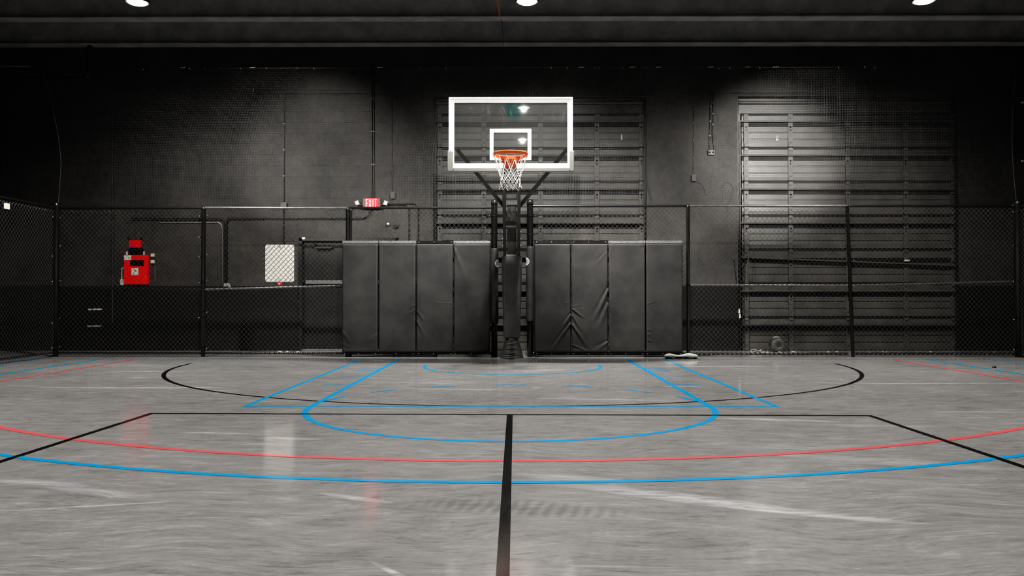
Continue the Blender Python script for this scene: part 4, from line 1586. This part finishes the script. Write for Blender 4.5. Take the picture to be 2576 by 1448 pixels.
# frayed rope in the right door
path = [(1888, 632), (1884, 645), (1881, 655), (1879, 668), (1877.5, 690), (1877, 712)]
yr = YW - .004
mb = MB()
mb.tube([(at(a, b, yr)[0], yr, at(a, b, yr)[1]) for a, b in path], .007, 6)
mb.tube([(at(a, b, yr)[0], yr, at(a, b, yr)[1]) for a, b in ((1888, 632), (1883, 634), (1884, 655), (1886, 690))], .004, 5)
tag(mb.build('rope', M['straw']), 'frayed straw-coloured rope hanging at the left side of the right roll-up door', 'rope')
# thin black stick leaning on the wall
p0, p1 = at(1857, 745, YW - .03), at(1847, 652, YW - .03)
tag(MB().tube([(p0[0], YW - .005, p0[1]), (p1[0], YW - .005, p1[1])], .006, 6).build('cable', M['pipe']), 'thin black cable end on the pillar left of the right roll-up door', 'cable')

# ------------------------------------------------------------------ floor objects
# brush lying on the baseline
yq = 13.36
x0, x1 = X(1671, yq), X(1755, yq)
t = thing('floor_brush', ((x0 + x1) / 2, yq, 0), 'long white-topped brush with dark bristles lying at the foot of the right pads', 'brush')
mb = MB()


def brush(u, v):
    a = v * 2 * pi
    x = x0 + (x1 - x0) * u
    e = min(1, min(u, 1 - u) / .07 + .05) ** .5
    hb = .026 + .010 * sin(u * 9 + 1) * (u > .1)
    return (x, yq + .055 * cos(a) * e, .050 + .006 * sin(u * 11) + hb * sin(a) * e)


mb.grid(brush, 30, 14, flip=True)
mb.build('brush_block', M['dirty_white'], t)
mb = MB()
rg = random.Random(2)
for k in range(260):
    x = x0 + .012 + (x1 - x0 - .024) * rg.random()
    y = yq + rg.uniform(-.05, .05)
    mb.tube([(x, y, .036), (x + rg.uniform(-.006, .006), y + rg.uniform(-.006, .006), .001)], .0028, 4)
mb.build('bristles', M['bristle'], t, kind='stuff')
# round drum behind the right fence
x, z = at(1957, 868, 15.0)
t = thing('drum', (x, 15.0, 0), 'dull grey round drum lying behind the right fence, dark hole facing out', 'drum')
mb = MB()
mb.lathe((x, 14.95, .126), [(0, 0), (.036, 0), (.04, -.010), (.095, -.016), (.114, -.004), (.119, .02), (.124, .22), (.11, .24), (0, .24)], 28, 'y')
mb.build('drum_body', M['dullgrey'], t)
MB().lathe((x, 14.936, .134), [(0, 0), (.028, 0), (.034, -.006), (.038, .0)], 20, 'y').build('drum_opening', M['doordark'], t)
x2, z2 = at(1956, 852.5, 14.95)
mb = MB()
mb.tube([(x2 - .055 + .11 * k / 8, 15.02, .258 + .013 * sin(pi * k / 8)) for k in range(9)], .012, 6)
tag(mb.build('strap', M['dirty_white']), 'curved pale strap lying on top of the grey drum', 'strap')
# litter along the door
mb = MB()
rg = random.Random(12)
for k in range(46):
    px = rg.choice([rg.uniform(1888, 1990), rg.uniform(1888, 1960), rg.uniform(1995, 2130), rg.uniform(2180, 2540), rg.uniform(700, 760)])
    x = X(px, 14.9)
    y = 14.9 + rg.uniform(-.15, .15)
    s = rg.uniform(.004, .03) * (1 if px < 2000 else .6)
    mb.add([(x - s * 1.5, y, .001), (x + s, y - .01, .001), (x + s * 1.6, y + .02, .006), (x, y + .01, s * .8), (x - s, y + .02, s * .4)],
           [(0, 1, 3), (1, 2, 3), (2, 4, 3), (4, 0, 3)])
o = mb.build('litter', M['dirty_white'], kind='stuff')
tag(o, 'pale scraps of litter scattered along the foot of the right roll-up door', 'litter')
xa, xb = X(1885, 14.9), X(1912, 14.9)
mb = MB()
mb.tube([(xa + (xb - xa) * k / 12, 14.85 + .02 * sin(k), .018 + .035 * abs(sin(k * .33 + .3))) for k in range(13)], [.008 + .008 * sin(pi * k / 12) for k in range(13)], 6)
tag(mb.build('rag', M['dirty_white']), 'crumpled pale rag at the foot of the right roll-up door beside the grey drum', 'rag')
x, z = at(2501, 925, 12.0)
d_ = ray(2501, 925)
tt = -CAM.z / d_.z
p = CAM + d_ * tt
mb = MB()
mb.lathe((p.x, p.y, 0), [(.028, 0), (.026, .018), (.015, .03), (0, .033)], 8)
tag(mb.build('pebble', M['pipe']), 'small dark lump on the floor near the right end of the baseline', 'pebble')

# cable hanging over the ceiling beam
t = thing('hanging_cable', (X(1259, 12.88), 12.88, ZB), 'loose orange and dark cable dangling from the ceiling above the backboard', 'cable')
for nm, mt, pts in (('orange_length', 'orange_wire', [(1252, -20), (1253, 4), (1255, 22), (1256.5, 34), (1259.5, 50)]),
                    ('dark_length', 'pipe_grey', [(1259.5, 50), (1264, 56), (1263, 70), (1265, 86), (1267, 98), (1266, 115)])):
    mb = MB()
    mb.tube([(at(a, b, 12.88)[0], 12.88, at(a, b, 12.88)[1]) for a, b in pts], .009 if nm[0] == 'o' else .006, 6)
    mb.build(nm, M[mt], t)

# ------------------------------------------------------------------ lights
LIGHT_Z = 5.22
LIGHT_COL = (1.0, .965, .91)


def high_bay(x, y, label, fixture=True, power=150, spread=180):
    z = LIGHT_Z
    if fixture:
        t = thing('high_bay_light', (x, y, z), label, 'ceiling light', 'round high bay lights')
        mb = MB()
        mb.lathe((x, y, z), [(.155, .0), (.165, .01), (.165, .05), (.13, .075), (.07, .10), (.06, .17), (0, .18)], 32)
        for k in range(16):
            a = 2 * pi * k / 16
            mb.beam((x + .07 * cos(a), y + .07 * sin(a), z + .115), (x + .15 * cos(a), y + .15 * sin(a), z + .085), .008, .05)
        mb.build('housing', M['coat'], t)
        MB().lathe((x, y, z), [(0, -.022), (.07, -.02), (.115, -.014), (.138, .002)], 32).build('diffuser', M['lamp'], t)
        mb = MB()
        mb.tube([(x, y, z + .17), (x, y, ZC - .03)], .006, 6)
        mb.lathe((x, y, z + .18), [(.012, -.01), (.022, .01), (.012, .03)], 10)
        mb.build('hanger', M['coat'], t)
    ld = bpy.data.lights.new('high_bay_lamp', 'AREA')
    ld.shape = 'DISK'
    ld.size = .27
    ld.energy = power
    ld.spread = radians(spread)
    ld.color = LIGHT_COL
    lo = bpy.data.objects.new('high_bay_lamp', ld)
    COL.objects.link(lo)
    lo.location = (x, y, z - .026)
    if fixture:
        lo.parent = t
        lo.matrix_parent_inverse = Matrix.Translation(-Vector(t.location))


def spot(x, y, z, tx, ty, tz, power, ang, blend=.8, size=.15):
    ld = bpy.data.lights.new('added_spot', 'SPOT')
    ld.energy = power
    ld.spot_size = radians(ang)
    ld.spot_blend = blend
    ld.shadow_soft_size = size
    ld.color = LIGHT_COL
    lo = bpy.data.objects.new('added_spot', ld)
    COL.objects.link(lo)
    lo.location = (x, y, z)
    lo.rotation_euler = (Vector((tx, ty, tz)) - Vector((x, y, z))).to_track_quat('-Z', 'Y').to_euler()


Y1 = 11.7
P1, P2, P3 = 270, 55, 85
for px, pw, lab in ((342, P1 * .85, 'blazing round high bay light at the upper left'), (1326, P1 * 1.15, 'blazing round high bay light above the backboard'), (2328, P1 * .85, 'blazing round high bay light at the upper right')):
    high_bay(X(px, Y1), Y1, lab, power=pw, spread=150)
xm = .22
for y in (5.9, 2.2):
    high_bay(xm, y, 'round high bay light mirrored in the backboard glass, %s' % ('upper reflection' if y > 5 else 'lower reflection'), power=P2, spread=110)
for y in (5.9, 1.2, -3.5):
    for x in (-5.6, 5.9):
        high_bay(x, y, '', False, P3, 105)
high_bay(xm, -3.0, '', False, P3, 105)
# extra spots added at lamp positions to brighten rear wall, pads and hoop
for lx, tx, tz, pw, an in ((-5.6, -5.2, 3.2, 700, 20), (-5.6, -3.5, 3.45, 3600, 22), (xm, -1.3, 3.3, 1500, 20), (xm, .9, 3.4, 1500, 20), (xm, 2.9, 3.2, 1900, 20),
                           (5.9, 3.6, 3.3, 1200, 18), (5.9, 4.75, 3.55, 5200, 20), (5.9, 6.6, 3.2, 500, 18)):
    spot(lx, 5.9, 5.19, tx, YW, tz, pw, an, .9, size=.03)
spot(xm, 2.2, 5.19, -.02, Y_BB, 3.4, 900, 15, .4, size=.03)
spot(X(1326, Y1), Y1, 5.19, -1.6, 13.7, 2.4, 2600, 46, 1, size=.03)
spot(X(1326, Y1), Y1, 5.19, 1.6, 13.7, 2.4, 2600, 46, 1, size=.03)

w = bpy.data.worlds.new('world')
SC.world = w
w.use_nodes = True
w.node_tree.nodes['Background'].inputs[0].default_value = (.5, .52, .55, 1)
w.node_tree.nodes['Background'].inputs[1].default_value = .02

SC.view_settings.view_transform = 'Standard'
SC.view_settings.look = 'None'
SC.view_settings.exposure = 0
SC.view_settings.use_curve_mapping = True
cm = SC.view_settings.curve_mapping
cv = cm.curves[3]
for px_, py_ in ((.022, .0075), (.075, .055), (.22, .22)):
    cv.points.new(px_, py_)
cm.update()
SC.cycles.use_denoising = True
SC.cycles.max_bounces = 6
SC.cycles.diffuse_bounces = 2
SC.cycles.glossy_bounces = 2
SC.cycles.transparent_max_bounces = 12
SC.cycles.sample_clamp_indirect = 3
SC.cycles.sample_clamp_direct = 8
SC.cycles.caustics_reflective = False
SC.cycles.caustics_refractive = False
